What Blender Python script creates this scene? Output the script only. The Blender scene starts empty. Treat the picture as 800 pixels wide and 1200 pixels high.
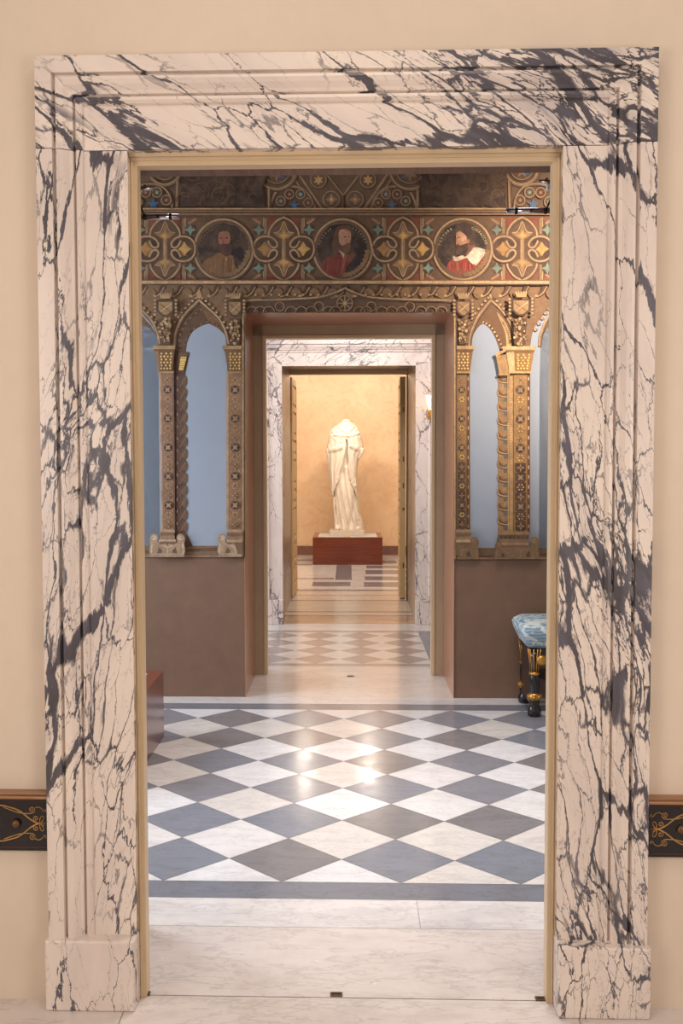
import bpy, bmesh, math, random
from math import sin, cos, pi, radians, atan2, hypot, sqrt
from mathutils import Vector, Matrix, noise
random.seed(7)
S = bpy.context.scene
COL = S.collection

# ------------------------------------------------------------------ camera
F, PITCH, YAW, ROLL, EYE = 1221.28, 0.051562, 0.0070719, -0.0018905, 1.59
def cam_axes():
    cp, sp = cos(PITCH), sin(PITCH)
    f = Vector((0, cp, -sp)); u = Vector((0, sp, cp)); r = Vector((1, 0, 0))
    Z = Matrix.Rotation(YAW, 3, 'Z'); r, u, f = Z @ r, Z @ u, Z @ f
    return r * cos(ROLL) + u * sin(ROLL), u * cos(ROLL) - r * sin(ROLL), f
CR, CU, CF = cam_axes()
cd = bpy.data.cameras.new('camera'); cam = bpy.data.objects.new('camera', cd); COL.objects.link(cam)
cd.sensor_fit = 'VERTICAL'; cd.sensor_height = 36; cd.lens = 36 * F / 1200; cd.clip_start = 0.05
cam.matrix_world = Matrix(((CR.x, CU.x, -CF.x, 0), (CR.y, CU.y, -CF.y, 0), (CR.z, CU.z, -CF.z, EYE), (0, 0, 0, 1)))
S.camera = cam
SH = 0.025                       # the cross walls stand a little out of square with the axis of the doors
MURAL_Y = 6.86
def wall_xz(x, y, Y0=MURAL_Y):   # a point measured in the photograph, as a point on the painted wall
    d = CF + CR * ((x - 400) / F) - CU * ((y - 600) / F)
    t = Y0 / (d.y + SH * d.x)
    return d.x * t, EYE + d.z * t
def floor_xy(x, y, z=0.0):
    d = CF + CR * ((x - 400) / F) - CU * ((y - 600) / F)
    t = (z - EYE) / d.z
    return d.x * t, d.y * t + SH * d.x * t

# ------------------------------------------------------------------ materials
def lin(c):
    return tuple(((v / 255) / 12.92 if v / 255 <= .04045 else (((v / 255) + .055) / 1.055) ** 2.4) for v in c)
class NT:
    def __init__(s, name):
        s.m = bpy.data.materials.new(name); s.m.use_nodes = True; s.t = s.m.node_tree
        s.b = s.t.nodes['Principled BSDF']
    def n(s, kind, **kw):
        nd = s.t.nodes.new(kind)
        for k, v in kw.items():
            if k.startswith('i_'): nd.inputs[k[2:].replace('_', ' ')].default_value = v
            else: setattr(nd, k, v)
        return nd
    def l(s, a, b): s.t.links.new(a, b)
    def pos(s, scale=(1, 1, 1), rot=(0, 0, 0), loc=(0, 0, 0)):
        g = s.n('ShaderNodeNewGeometry'); mp = s.n('ShaderNodeMapping')
        mp.inputs['Scale'].default_value = scale; mp.inputs['Rotation'].default_value = rot; mp.inputs['Location'].default_value = loc
        s.l(g.outputs['Position'], mp.inputs['Vector']); return mp.outputs[0]
    def noise(s, vec, scale, detail=3, rough=.55, dist=0):
        nd = s.n('ShaderNodeTexNoise'); nd.inputs['Scale'].default_value = scale; nd.inputs['Detail'].default_value = detail
        nd.inputs['Roughness'].default_value = rough; nd.inputs['Distortion'].default_value = dist
        s.l(vec, nd.inputs['Vector']); return nd
    def ramp(s, fac, stops, interp='LINEAR'):
        r = s.n('ShaderNodeValToRGB'); e = r.color_ramp.elements; r.color_ramp.interpolation = interp
        while len(e) > 1: e.remove(e[0])
        e[0].position = stops[0][0]; e[0].color = (*stops[0][1], 1)
        for p, c in stops[1:]:
            k = e.new(p); k.color = (*c, 1)
        s.l(fac, r.inputs['Fac']); return r.outputs['Color']
    def math(s, op, a, b=None, clamp=False):
        m = s.n('ShaderNodeMath', operation=op, use_clamp=clamp)
        for i, v in enumerate((a, b)):
            if v is None: continue
            if isinstance(v, (int, float)): m.inputs[i].default_value = v
            else: s.l(v, m.inputs[i])
        return m.outputs[0]
    def mix(s, fac, a, b, mode='MIX'):
        m = s.n('ShaderNodeMix', data_type='RGBA', blend_type=mode)
        for i, v in ((0, fac), (6, a), (7, b)):
            if isinstance(v, (int, float)): m.inputs[i].default_value = v
            elif isinstance(v, tuple): m.inputs[i].default_value = (*v[:3], 1)
            else: s.l(v, m.inputs[i])
        return m.outputs[2]
    def bump(s, h, strength=.2, dist=.002):
        b = s.n('ShaderNodeBump'); b.inputs['Strength'].default_value = strength; b.inputs['Distance'].default_value = dist
        s.l(h, b.inputs['Height']); s.l(b.outputs[0], s.b.inputs['Normal'])
    def col(s, c):
        if isinstance(c, tuple): s.b.inputs['Base Color'].default_value = (*c[:3], 1)
        else: s.l(c, s.b.inputs['Base Color'])
    def set(s, **kw):
        for k, v in kw.items(): s.b.inputs[k.replace('_', ' ')].default_value = v
        return s.m

def mottled(name, c, amp=.12, scale=6, rough=.6, metal=0, bump=.15, bscale=60, stretch=(1, 1, 1), coat=0):
    t = NT(name); p = t.pos(stretch); a = lin(c)
    n1 = t.noise(p, scale, 5, .6)
    lo = tuple(max(0, v * (1 - amp)) for v in a); hi = tuple(min(1, v * (1 + amp)) for v in a)
    t.col(t.ramp(n1.outputs['Fac'], [(.3, lo), (.7, hi)]))
    if bump:
        n2 = t.noise(t.pos(), bscale, 3); t.bump(n2.outputs['Fac'], bump, .002)
    return t.set(Roughness=rough, Metallic=metal, Coat_Weight=coat)

def plaster(name, c, weave=True):
    t = NT(name); a = lin(c); p = t.pos()
    n1 = t.noise(p, 1.3, 4); n3 = t.noise(p, 14, 4)
    base = t.ramp(n1.outputs['Fac'], [(.3, tuple(v * .96 for v in a)), (.7, tuple(min(1, v * 1.03) for v in a))])
    t.col(t.mix(.12, base, t.ramp(n3.outputs['Fac'], [(.35, tuple(v * .9 for v in a)), (.65, tuple(min(1, v * 1.08) for v in a))])))
    w1 = t.n('ShaderNodeTexWave', wave_type='BANDS', bands_direction='Z'); w1.inputs['Scale'].default_value = 90; w1.inputs['Distortion'].default_value = .6
    w2 = t.n('ShaderNodeTexWave', wave_type='BANDS', bands_direction='X'); w2.inputs['Scale'].default_value = 60; w2.inputs['Distortion'].default_value = .6
    t.l(p, w1.inputs['Vector']); t.l(p, w2.inputs['Vector'])
    t.bump(t.math('ADD', w1.outputs['Fac'], w2.outputs['Fac']), .12 if weave else .02, .001)
    return t.set(Roughness=.85)

def breccia(name, ang, stretch=3.0, scale=5.0, dens=.5, seed=0.0, base=(226, 208, 190), warm=(238, 222, 203), vein=(50, 49, 58), rough=.3, flow=.5, w=1.0):
    """white marble broken by dark blue-grey veins that run along the direction ang (radians from vertical, in the wall's plane)"""
    t = NT(name)
    g = t.n('ShaderNodeNewGeometry')
    mp = t.n('ShaderNodeMapping'); mp.inputs['Rotation'].default_value = (0, ang, 0); mp.inputs['Location'].default_value = (seed, seed * 1.7, seed * .6)
    t.l(g.outputs['Position'], mp.inputs['Vector'])
    wn = t.noise(mp.outputs[0], 2.2, 2, .5)
    wv = t.n('ShaderNodeVectorMath', operation='SUBTRACT'); t.l(wn.outputs['Color'], wv.inputs[0]); wv.inputs[1].default_value = (.5, .5, .5)
    ws = t.n('ShaderNodeVectorMath', operation='SCALE'); t.l(wv.outputs[0], ws.inputs[0]); ws.inputs['Scale'].default_value = .30 * flow
    a0 = t.n('ShaderNodeVectorMath', operation='ADD'); t.l(mp.outputs[0], a0.inputs[0]); t.l(ws.outputs[0], a0.inputs[1])
    m2 = t.n('ShaderNodeMapping'); m2.inputs['Scale'].default_value = (1, .6, 1 / stretch); t.l(a0.outputs[0], m2.inputs['Vector'])
    fn = t.noise(m2.outputs[0], 22, 5, .65)
    fv = t.n('ShaderNodeVectorMath', operation='SUBTRACT'); t.l(fn.outputs['Color'], fv.inputs[0]); fv.inputs[1].default_value = (.5, .5, .5)
    fs = t.n('ShaderNodeVectorMath', operation='SCALE'); t.l(fv.outputs[0], fs.inputs[0]); fs.inputs['Scale'].default_value = .05
    a1 = t.n('ShaderNodeVectorMath', operation='ADD'); t.l(m2.outputs[0], a1.inputs[0]); t.l(fs.outputs[0], a1.inputs[1])
    P = a1.outputs[0]
    mask = t.noise(m2.outputs[0], 2.6, 3, .55).outputs['Fac']
    mk = t.ramp(mask, [(.60 - .32 * dens, (0, 0, 0)), (.78 - .22 * dens, (1, 1, 1))])
    def net(sc, wmin, wmax):
        v = t.n('ShaderNodeTexVoronoi', feature='DISTANCE_TO_EDGE'); v.inputs['Scale'].default_value = sc; t.l(P, v.inputs['Vector'])
        n = t.noise(P, sc * .9, 2).outputs['Fac']
        wd = t.math('MULTIPLY', t.math('ADD', t.math('MULTIPLY', mk, wmax - wmin), wmin), t.ramp(n, [(.32, (.12,) * 3), (.55, (.8,) * 3), (.72, (2.6,) * 3)]))
        r = t.math('DIVIDE', v.outputs['Distance'], wd)
        return t.math('SUBTRACT', 1.0, t.math('MULTIPLY', r, r), clamp=True)
    v1 = net(scale, .004 * w, .040 * w)
    v2 = t.math('MULTIPLY', net(scale * 2.6, .002 * w, .075 * w), mk)
    v3 = t.math('MULTIPLY', net(scale * 6, .0, .05 * w), t.math('MULTIPLY', mk, mk))
    bl = t.noise(P, scale * 1.1, 4, .6).outputs['Fac']
    blot = t.math('MULTIPLY', t.ramp(bl, [(.625, (0, 0, 0)), (.65, (1, 1, 1))]), t.ramp(mk, [(.55, (0,) * 3), (.8, (1,) * 3)]))
    allv = t.math('MAXIMUM', t.math('MAXIMUM', v1, v2), t.math('MAXIMUM', t.math('MULTIPLY', v3, .8), blot))
    cloud = t.noise(m2.outputs[0], 4.5, 5, .6).outputs['Fac']
    bs = t.ramp(cloud, [(.30, lin(tuple(int(v * .93) for v in base))), (.5, lin(base)), (.68, lin(warm))])
    halo = t.math('MULTIPLY', t.noise(P, scale * 1.8, 4, .6).outputs['Fac'], mk)
    bs = t.mix(t.ramp(halo, [(.42, (0,) * 3), (.7, (.55,) * 3)]), bs, lin((140, 132, 138)))
    vc = t.ramp(t.noise(P, 30, 3).outputs['Fac'], [(.35, lin(vein)), (.7, lin(tuple(min(255, int(v * 1.7)) for v in vein)))])
    t.col(t.mix(t.ramp(allv, [(.05, (0,) * 3), (.6, (.93,) * 3)]), bs, vc))
    return t.set(Roughness=rough, Specular_IOR_Level=.4)

def floor_marble(name, c, c2, rough=.16, scale=1.0, ang=.8, bump=.05):
    t = NT(name); p = t.pos((1, 3.2, 1), (0, 0, ang))
    n1 = t.noise(p, 2.2 * scale, 6, .65, .8); n2 = t.noise(t.pos(), 16, 5, .65)
    a = t.ramp(n1.outputs['Fac'], [(.3, lin(c2)), (.52, lin(c)), (.75, tuple(min(1, v * 1.05) for v in lin(c)))])
    v = t.n('ShaderNodeTexVoronoi', feature='DISTANCE_TO_EDGE'); v.inputs['Scale'].default_value = 2.2 * scale
    nz = t.noise(p, 5, 4); mm = t.n('ShaderNodeVectorMath', operation='ADD'); t.l(p, mm.inputs[0]); t.l(nz.outputs['Color'], mm.inputs[1]); t.l(mm.outputs[0], v.inputs['Vector'])
    a = t.mix(t.ramp(v.outputs['Distance'], [(0, (.35,) * 3), (.05, (0,) * 3)]), a, lin(tuple(int(x * .72) for x in c2)))
    a = t.mix(.25, a, t.ramp(n2.outputs['Fac'], [(.35, lin(c2)), (.6, lin(c))]))
    t.col(a)
    r = t.ramp(t.noise(t.pos(), 7, 4).outputs['Fac'], [(.3, (rough * .8,) * 3), (.7, (rough * 1.4,) * 3)]); t.l(r, t.b.inputs['Roughness'])
    t.bump(t.noise(t.pos(), 26, 3).outputs['Fac'], bump, .002)
    return t.m

def wood(name, c1, c2, rough=.35, axis='Z', scale=1.0, coat=0.0):
    t = NT(name); sc = {'Z': (14, 14, .8), 'X': (.8, 14, 14), 'Y': (14, .8, 14)}[axis]
    p = t.pos(tuple(v * scale for v in sc)); n1 = t.noise(p, 2.0, 6, .65, 1.2); n2 = t.noise(p, 9, 4)
    a = t.ramp(n1.outputs['Fac'], [(.28, lin(c1)), (.5, tuple((x + y) / 2 for x, y in zip(lin(c1), lin(c2)))), (.72, lin(c2))])
    t.col(t.mix(.2, a, t.ramp(n2.outputs['Fac'], [(.4, lin(c1)), (.6, lin(c2))])))
    t.bump(n2.outputs['Fac'], .12, .001)
    return t.set(Roughness=rough, Coat_Weight=coat, Coat_Roughness=.15)

def marmorino(name):
    t = NT(name); p = t.pos()
    n1 = t.noise(p, 1.1, 5, .6, .6); n2 = t.noise(p, 5, 6, .7, 1.5)
    a = t.ramp(n1.outputs['Fac'], [(.3, lin((230, 190, 150))), (.5, lin((238, 202, 162))), (.7, lin((242, 212, 176)))])
    a = t.mix(t.ramp(n2.outputs['Fac'], [(.48, (0,) * 3), (.62, (.45,) * 3)]), a, lin((224, 174, 134)))
    v = t.n('ShaderNodeTexVoronoi', feature='DISTANCE_TO_EDGE'); v.inputs['Scale'].default_value = 3.2
    mm = t.n('ShaderNodeVectorMath', operation='ADD'); t.l(p, mm.inputs[0]); t.l(n2.outputs['Color'], mm.inputs[1]); t.l(mm.outputs[0], v.inputs['Vector'])
    k = t.math('MULTIPLY', t.ramp(v.outputs['Distance'], [(0, (1,) * 3), (.018, (0,) * 3)]), t.ramp(t.noise(p, 2.5, 3).outputs['Fac'], [(.45, (0,) * 3), (.65, (.5,) * 3)]))
    t.col(t.mix(k, a, lin((186, 124, 88))))
    return t.set(Roughness=.45)

_pm = {}
def pig(c, rough=.75, metal=0.0, wear=.6):
    """a pigment of the painted wall: matt, slightly worn, on a canvas-like ground"""
    k = (c, metal)
    if k not in _pm:
        t = NT('pigment_%02x%02x%02x' % c); p = t.pos(); a = lin(c)
        n1 = t.noise(p, 20, 6, .7); n2 = t.noise(p, 90, 3, .6)
        x = t.ramp(n1.outputs['Fac'], [(.28, tuple(v * .68 for v in a)), (.5, a), (.72, tuple(min(1, v * 1.28) for v in a))])
        x = t.mix(.25, x, t.ramp(n2.outputs['Fac'], [(.38, tuple(v * .55 for v in a)), (.62, tuple(min(1, v * 1.35) for v in a))]))
        n3 = t.noise(p, 11, 7, .75, .4)
        t.col(t.mix(t.ramp(n3.outputs['Fac'], [(.42, (0.06,) * 3), (.66, (wear,) * 3)]), x, lin((112, 84, 62))))
        t.bump(n2.outputs['Fac'], .15, .001)
        _pm[k] = t.set(Roughness=rough, Metallic=metal)
    return _pm[k]

M = {}
M['wall_front'] = plaster('cream_wall_cloth', (226, 209, 188))
M['wall_white'] = plaster('pale_plaster', (214, 206, 196), False)
M['ceiling'] = plaster('ceiling_paint', (205, 198, 188), False)
MB_, MW_ = (232, 218, 206), (242, 228, 212)
M['casing_L'] = breccia('marble_left_jamb', -.16, 4.2, 7.5, .58, 3.1, MB_, MW_, w=1.25)
M['casing_R'] = breccia('marble_right_jamb', .18, 4.2, 7.5, .88, 14.9, MB_, MW_, w=1.25)
M['casing_T'] = breccia('marble_lintel', 1.02, 4.0, 7.5, .85, 5.7, MB_, MW_, w=1.3)
M['plinthm'] = breccia('marble_plinth', .05, 3.2, 11, .85, 21.3, MB_, MW_, w=1.2)
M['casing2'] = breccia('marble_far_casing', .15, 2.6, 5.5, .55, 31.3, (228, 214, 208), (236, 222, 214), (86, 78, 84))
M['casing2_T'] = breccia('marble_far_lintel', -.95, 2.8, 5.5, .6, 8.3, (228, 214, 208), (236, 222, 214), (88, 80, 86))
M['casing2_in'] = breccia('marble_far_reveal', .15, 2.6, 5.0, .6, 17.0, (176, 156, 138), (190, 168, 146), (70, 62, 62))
M['cream'] = mottled('cream_painted_wood', (218, 194, 158), .05, 5, .42, 0, .1, 50, (6, 6, .6))
M['creamX'] = mottled('cream_painted_wood_across', (218, 194, 158), .05, 5, .42, 0, .1, 50, (.6, 6, 6))
M['tan'] = mottled('tan_painted_wood', (186, 162, 132), .06, 5, .5)
M['reveal'] = wood('brown_reveal_wood', (84, 52, 38), (122, 84, 62), .55)
M['revealX'] = wood('brown_reveal_wood_across', (84, 52, 38), (128, 92, 70), .55, 'Y')
M['pinkwood'] = wood('pinkish_grained_wood', (150, 98, 74), (190, 138, 110), .28, 'Z', 1.0, .3)
M['pinkwoodX'] = wood('pinkish_grained_wood_across', (150, 98, 74), (190, 138, 110), .28, 'X', 1.0, .3)
M['dado'] = mottled('brown_painted_dado', (122, 92, 73), .08, 9, .7, 0, .2, 120)
M['floor_white'] = floor_marble('white_floor_marble', (226, 221, 219), (198, 193, 194), .14)
M['floor_white2'] = floor_marble('pale_floor_marble', (222, 212, 205), (202, 190, 183), .15, .8, -.7)
M['tile_w'] = [floor_marble('white_tile_%s' % n, c, tuple(v - 22 for v in c), .15, 1.6, a) for n, c, a in (('plain', (226, 222, 222), .5), ('warm', (220, 214, 210), -.9), ('cool', (230, 228, 230), 1.3))]
M['tile_g'] = [floor_marble('grey_tile_%s' % n, c, tuple(v - 10 for v in c), .17, 1.2, a) for n, c, a in (('plain', (138, 138, 146), .5), ('warm', (132, 129, 132), -.9), ('blue', (132, 136, 147), 1.3))]
M['tile_g2'] = floor_marble('taupe_tile', (166, 154, 152), (154, 142, 140), .14)
M['band'] = floor_marble('grey_floor_band', (126, 128, 138), (114, 116, 126), .16)
M['streak'] = floor_marble('brown_streaked_slab', (208, 182, 162), (156, 126, 110), .1, .5, 1.45)
M['threshold'] = floor_marble('warm_threshold_slab', (222, 212, 206), (198, 186, 180), .2, .9, .9)
M['marmorino'] = marmorino('peach_marmorino')
M['base_far'] = breccia('reddish_baseboard_marble', .9, 1.5, 14, .5, 2, (128, 92, 80), (148, 108, 92), (84, 58, 56))
M['mahog'] = wood('mahogany_veneer', (88, 36, 20), (126, 58, 34), .25, 'X', .6, .5)
M['inset'] = mottled('pale_grey_inset', (206, 204, 204), .05, 4, .5)
M['statue'] = mottled('aged_white_marble', (226, 212, 196), .08, 5, .5, 0, .1, 30)
M['statue_base'] = mottled('grey_marble_slab', (205, 192, 176), .1, 8, .5)
M['label'] = mottled('cream_card', (226, 206, 170), .03, 4, .6, 0, 0)
M['chrome'] = mottled('chrome_metal', (205, 205, 212), .03, 8, .14, 1, 0)
M['blackm'] = mottled('dark_collar_metal', (40, 38, 40), .1, 8, .4, .6, 0)
M['whitep'] = mottled('white_plastic', (230, 226, 220), .02, 8, .4, 0, 0)
M['gold'] = mottled('worn_gilding', (196, 142, 70), .25, 30, .35, .85, .2, 80)
M['goldpaint'] = mottled('gold_paint_line', (186, 140, 78), .25, 60, .5, .3, .1)
M['lacquer'] = mottled('black_lacquer', (24, 19, 22), .3, 20, .25, 0, .05, 60, (1, 1, 1), .3)
M['railtop'] = wood('brown_rail_top', (120, 78, 48), (186, 142, 100), .35, 'X')
M['redline'] = mottled('red_paint_line', (92, 40, 28), .2, 30, .5, 0, 0)
M['brass'] = mottled('dark_brass', (110, 84, 60), .2, 40, .4, .7, .1)
M['dark'] = mottled('dark_gap_shade', (40, 26, 20), .2, 10, .7)  # near-black brown that puts the shade of gaps and slots into the colour
M['leaf'] = wood('warm_cream_door_paint', (214, 178, 126), (228, 194, 144), .45, 'Z', .5)

def cushion_mat():
    t = NT('blue_and_white_damask'); p = t.pos()
    n = t.noise(p, 11, 2, .5, 2.5)
    w = t.n('ShaderNodeTexWave', wave_type='BANDS', bands_direction='Z'); w.inputs['Scale'].default_value = 16; w.inputs['Distortion'].default_value = 4; t.l(p, w.inputs['Vector'])
    a = t.mix(t.ramp(n.outputs['Fac'], [(.47, (0,) * 3), (.52, (1,) * 3)]), lin((196, 204, 202)), lin((112, 142, 164)))
    t.col(t.mix(t.ramp(w.outputs['Fac'], [(.4, (0,) * 3), (.7, (.35,) * 3)]), a, lin((214, 216, 208))))
    t.bump(w.outputs['Fac'], .2, .002)
    return t.set(Roughness=.7)
M['cushion'] = cushion_mat()
def glow(name, c, k):
    t = NT(name); t.col(lin(c)); t.b.inputs['Emission Color'].default_value = (*lin(c), 1); t.b.inputs['Emission Strength'].default_value = k
    return t.set(Roughness=.5)
M['shade'] = glow('lit_frosted_glass', (255, 214, 150), 4.0)
def glassy():
    t = NT('window_glass'); t.col((1, 1, 1)); return t.set(Roughness=.02, Transmission_Weight=1.0, IOR=1.1)
M['glass'] = glassy()

# ------------------------------------------------------------------ object helpers
def put(o, label=None, cat=None, group=None, kind=None):
    if label: o['label'] = label
    if cat: o['category'] = cat
    if group: o['group'] = group
    if kind: o['kind'] = kind
    return o
def empty(name, loc=(0, 0, 0), **kw):
    o = bpy.data.objects.new(name, None); o.empty_display_size = .1; o.location = loc; COL.objects.link(o); return put(o, **kw)
class MB:
    def __init__(s): s.v = []; s.f = []; s.mi = []; s.mats = []; s.sm = []
    def m(s, mat):
        if mat not in s.mats: s.mats.append(mat)
        return s.mats.index(mat)
    def add(s, vs, fs, mat, smooth=False):
        b = len(s.v); s.v += [tuple(v) for v in vs]; k = s.m(mat)
        for f in fs: s.f.append([b + i for i in f]); s.mi.append(k); s.sm.append(smooth)
        return s
    def box(s, x0, x1, y0, y1, z0, z1, mat):
        if x0 > x1: x0, x1 = x1, x0
        if y0 > y1: y0, y1 = y1, y0
        if z0 > z1: z0, z1 = z1, z0
        v = [(x0, y0, z0), (x1, y0, z0), (x1, y1, z0), (x0, y1, z0), (x0, y0, z1), (x1, y0, z1), (x1, y1, z1), (x0, y1, z1)]
        return s.add(v, [(0, 3, 2, 1), (4, 5, 6, 7), (0, 1, 5, 4), (1, 2, 6, 5), (2, 3, 7, 6), (3, 0, 4, 7)], mat)
    def quad(s, a, b, c, d, mat): return s.add([a, b, c, d], [(0, 1, 2, 3)], mat)
    def tube(s, pts, r, mat, n=10, caps=True):
        pts = [Vector(p) for p in pts]; R = r if isinstance(r, (list, tuple)) else [r] * len(pts)
        rings = []; up = Vector((0, 0, 1)); base = len(s.v); vs = []
        for i, p in enumerate(pts):
            d = (pts[min(i + 1, len(pts) - 1)] - pts[max(i - 1, 0)]).normalized()
            a = d.cross(up if abs(d.dot(up)) < .95 else Vector((0, 1, 0))).normalized(); b = d.cross(a).normalized()
            vs += [p + (a * cos(2 * pi * k / n) + b * sin(2 * pi * k / n)) * R[i] for k in range(n)]
        fs = [(i * n + k, i * n + (k + 1) % n, (i + 1) * n + (k + 1) % n, (i + 1) * n + k) for i in range(len(pts) - 1) for k in range(n)]
        if caps: fs += [tuple(range(n - 1, -1, -1)), tuple((len(pts) - 1) * n + k for k in range(n))]
        return s.add(vs, fs, mat, True)
    def lathe(s, prof, c, mat, n=24, sx=1, sy=1):
        vs = []
        for r, z in prof: vs += [(c[0] + sx * r * cos(2 * pi * k / n), c[1] + sy * r * sin(2 * pi * k / n), c[2] + z) for k in range(n)]
        m = len(prof)
        fs = [(i * n + k, i * n + (k + 1) % n, (i + 1) * n + (k + 1) % n, (i + 1) * n + k) for i in range(m - 1) for k in range(n)]
        fs += [tuple(range(n - 1, -1, -1)), tuple((m - 1) * n + k for k in range(n))]
        return s.add(vs, fs, mat, True)
    def build(s, name, parent=None, bevel=0, fix=False, **kw):
        me = bpy.data.meshes.new(name); me.from_pydata(s.v, [], s.f); 
        for mt in s.mats: me.materials.append(mt)
        for p, k, q in zip(me.polygons, s.mi, s.sm): p.material_index = k; p.use_smooth = q
        if fix:
            bm = bmesh.new(); bm.from_mesh(me); bmesh.ops.recalc_face_normals(bm, faces=bm.faces); bm.to_mesh(me); bm.free()
        me.update(); o = bpy.data.objects.new(name, me); COL.objects.link(o); o.parent = parent
        if bevel:
            b = o.modifiers.new('bevel', 'BEVEL'); b.width = bevel; b.segments = 2; b.limit_method = 'ANGLE'
        return put(o, **kw)

# ------------------------------------------------------------------ setting: floors, walls, ceilings
RX0, RX1 = -2.9, 2.9
TOP = 3.9
def wall_with_opening(name, y0, y1, ow, oh, mat_f, mat_b, mat_in, top=TOP, x0=RX0, x1=RX1):
    b = MB()
    for (a, c) in ((x0 - .2, -ow), (ow, x1 + .2)):
        b.box(a, c, y0, y1, 0, top, mat_f)
    b.box(-ow, ow, y0, y1, oh, top, mat_f)
    o = b.build(name, kind='structure')
    me = o.data
    for m2 in (mat_b, mat_in): me.materials.append(m2)
    for p in me.polygons:
        if p.normal.y > .5: p.material_index = 1
        elif abs(p.normal.y) < .5 and abs(p.center.x) <= ow + .001: p.material_index = 2
    return o
def floor(pieces, name='floor'):
    b = MB()
    for (x0, x1, y0, y1, z, mat) in pieces: b.quad((x0, y0, z), (x1, y0, z), (x1, y1, z), (x0, y1, z), mat)
    return b
def diamonds(b, xs0, p, ys0, nrow, x0, x1, y0, y1, z, mats_g, mats_w, joint=.0035, rnd=None):
    """a floor of square tiles set diagonally: whites and greys both as flat slabs with a fine joint"""
    rnd = rnd or random.Random(3); h = p / 2
    def clip(poly, ax, lim, keep_less):
        out = []
        for i, a in enumerate(poly):
            c = poly[(i + 1) % len(poly)]
            ia = (a[ax] <= lim) if keep_less else (a[ax] >= lim); ic = (c[ax] <= lim) if keep_less else (c[ax] >= lim)
            if ia: out.append(a)
            if ia != ic:
                t = (lim - a[ax]) / (c[ax] - a[ax]); out.append((a[0] + (c[0] - a[0]) * t, a[1] + (c[1] - a[1]) * t))
        return out
    for par, mats in ((0, mats_g), (1, mats_w)):
        for j in range(-1, nrow + 2):
            for i in range(-40, 40):
                cx = xs0 + i * p + (h if par else 0); cy = ys0 + h + j * p + (-h if par else 0)
                if not (x0 - p < cx < x1 + p): continue
                q = h - joint / 2
                poly = [(cx - q, cy), (cx, cy - q), (cx + q, cy), (cx, cy + q)]
                for ax, lim, kl in ((0, x0, False), (0, x1, True), (1, y0, False), (1, y1, True)): poly = clip(poly, ax, lim, kl) if poly else poly
                if len(poly) > 2:
                    b.add([(x, y, z) for x, y in poly], [tuple(range(len(poly)))], rnd.choice(mats))

grout = mottled('floor_joint', (150, 142, 138), .1, 10, .5)
fb = MB()
fb.box(RX0 - .2, RX1 + .2, -3.2, 17.3, -.12, -.0012, grout)
# camera room: large warm slabs, front seam where the jambs stand
for i in range(-2, 3):
    for j in range(4): fb.quad((i * 1.3 - .65 + .001, 2.996 - (j + 1) * 1.3, 0), (i * 1.3 + .648, 2.996 - (j + 1) * 1.3, 0), (i * 1.3 + .648, 2.994 - j * 1.3, 0), (i * 1.3 - .65 + .001, 2.994 - j * 1.3, 0), M['floor_white2'])
fb.quad((-.95, 2.998, 0), (.95, 2.998, 0), (.95, 3.455, 0), (-.95, 3.455, 0), M['threshold'])
for x0, x1 in ((RX0, -1.02), (-1.018, .24), (.242, 1.5), (1.502, RX1)): fb.quad((x0, 3.457, 0), (x1, 3.457, 0), (x1, 3.683, 0), (x0, 3.683, 0), M['floor_white'])
for x0, x1 in ((RX0, -.705), (-.703, .64), (.642, 1.9), (1.902, RX1)): fb.quad((x0, 3.685, 0), (x1, 3.685, 0), (x1, 3.832, 0), (x0, 3.832, 0), M['band'])
P1 = .4473
diamonds(fb, -.702, P1, 3.834, 6, RX0, RX1, 3.835, 3.834 + 6 * P1, 0, M['tile_g'], M['tile_w'])
for x0, x1 in ((RX0, -1.3), (-1.298, .06), (.062, 1.4), (1.402, RX1)): fb.quad((x0, 6.52, 0), (x1, 6.52, 0), (x1, 6.675, 0), (x0, 6.675, 0), M['band'])
fb.quad((RX0, 6.677, 0), (RX1, 6.677, 0), (RX1, 6.868, 0), (RX0, 6.868, 0), M['floor_white'])
fb.quad((-.95, 6.870, 0), (.95, 6.870, 0), (.95, 7.905, 0), (-.95, 7.905, 0), M['floor_white2'])
fb.quad((RX0, 7.5, -.0003), (RX1, 7.5, -.0003), (RX1, 7.905, -.0003), (RX0, 7.905, -.0003), M['floor_white2'])
fb.quad((RX0, 7.907, 0), (.625, 7.907, 0), (.625, 8.006, 0), (RX0, 8.006, 0), M['tile_g2'])
diamonds(fb, .10, .3625, 8.008, 4, RX0, .632, 8.008, 9.458, 0, [M['tile_g2']], [M['floor_white2'], M['tile_w'][1]])
fb.quad((RX0, 9.46, 0), (.632, 9.46, 0), (.632, 9.55, 0), (RX0, 9.55, 0), M['tile_g2'])
fb.quad((.634, 7.907, 0), (RX1, 7.907, 0), (RX1, 9.55, 0), (.634, 9.55, 0), M['band'])
fb.quad((RX0, 9.552, 0), (RX1, 9.552, 0), (RX1, 9.95, 0), (RX0, 9.95, 0), M['floor_white'])
# deep doorway between the second room and the statue room
Yb = 9.952
for y0, y1, mt in ((9.952, 10.44, 'streak'), (10.442, 10.50, 'band'), (10.502, 10.69, 'threshold'), (10.692, 10.78, 'tile_g2'), (10.782, 11.55, 'floor_white2'), (11.552, 11.63, 'band'), (11.632, 12.0, 'floor_white2'), (12.002, 12.06, 'tile_g2'), (12.062, 12.45, 'floor_white2')):
    fb.quad((-.95, y0, 0), (.95, y0, 0), (.95, y1, 0), (-.95, y1, 0), M[mt])
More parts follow.
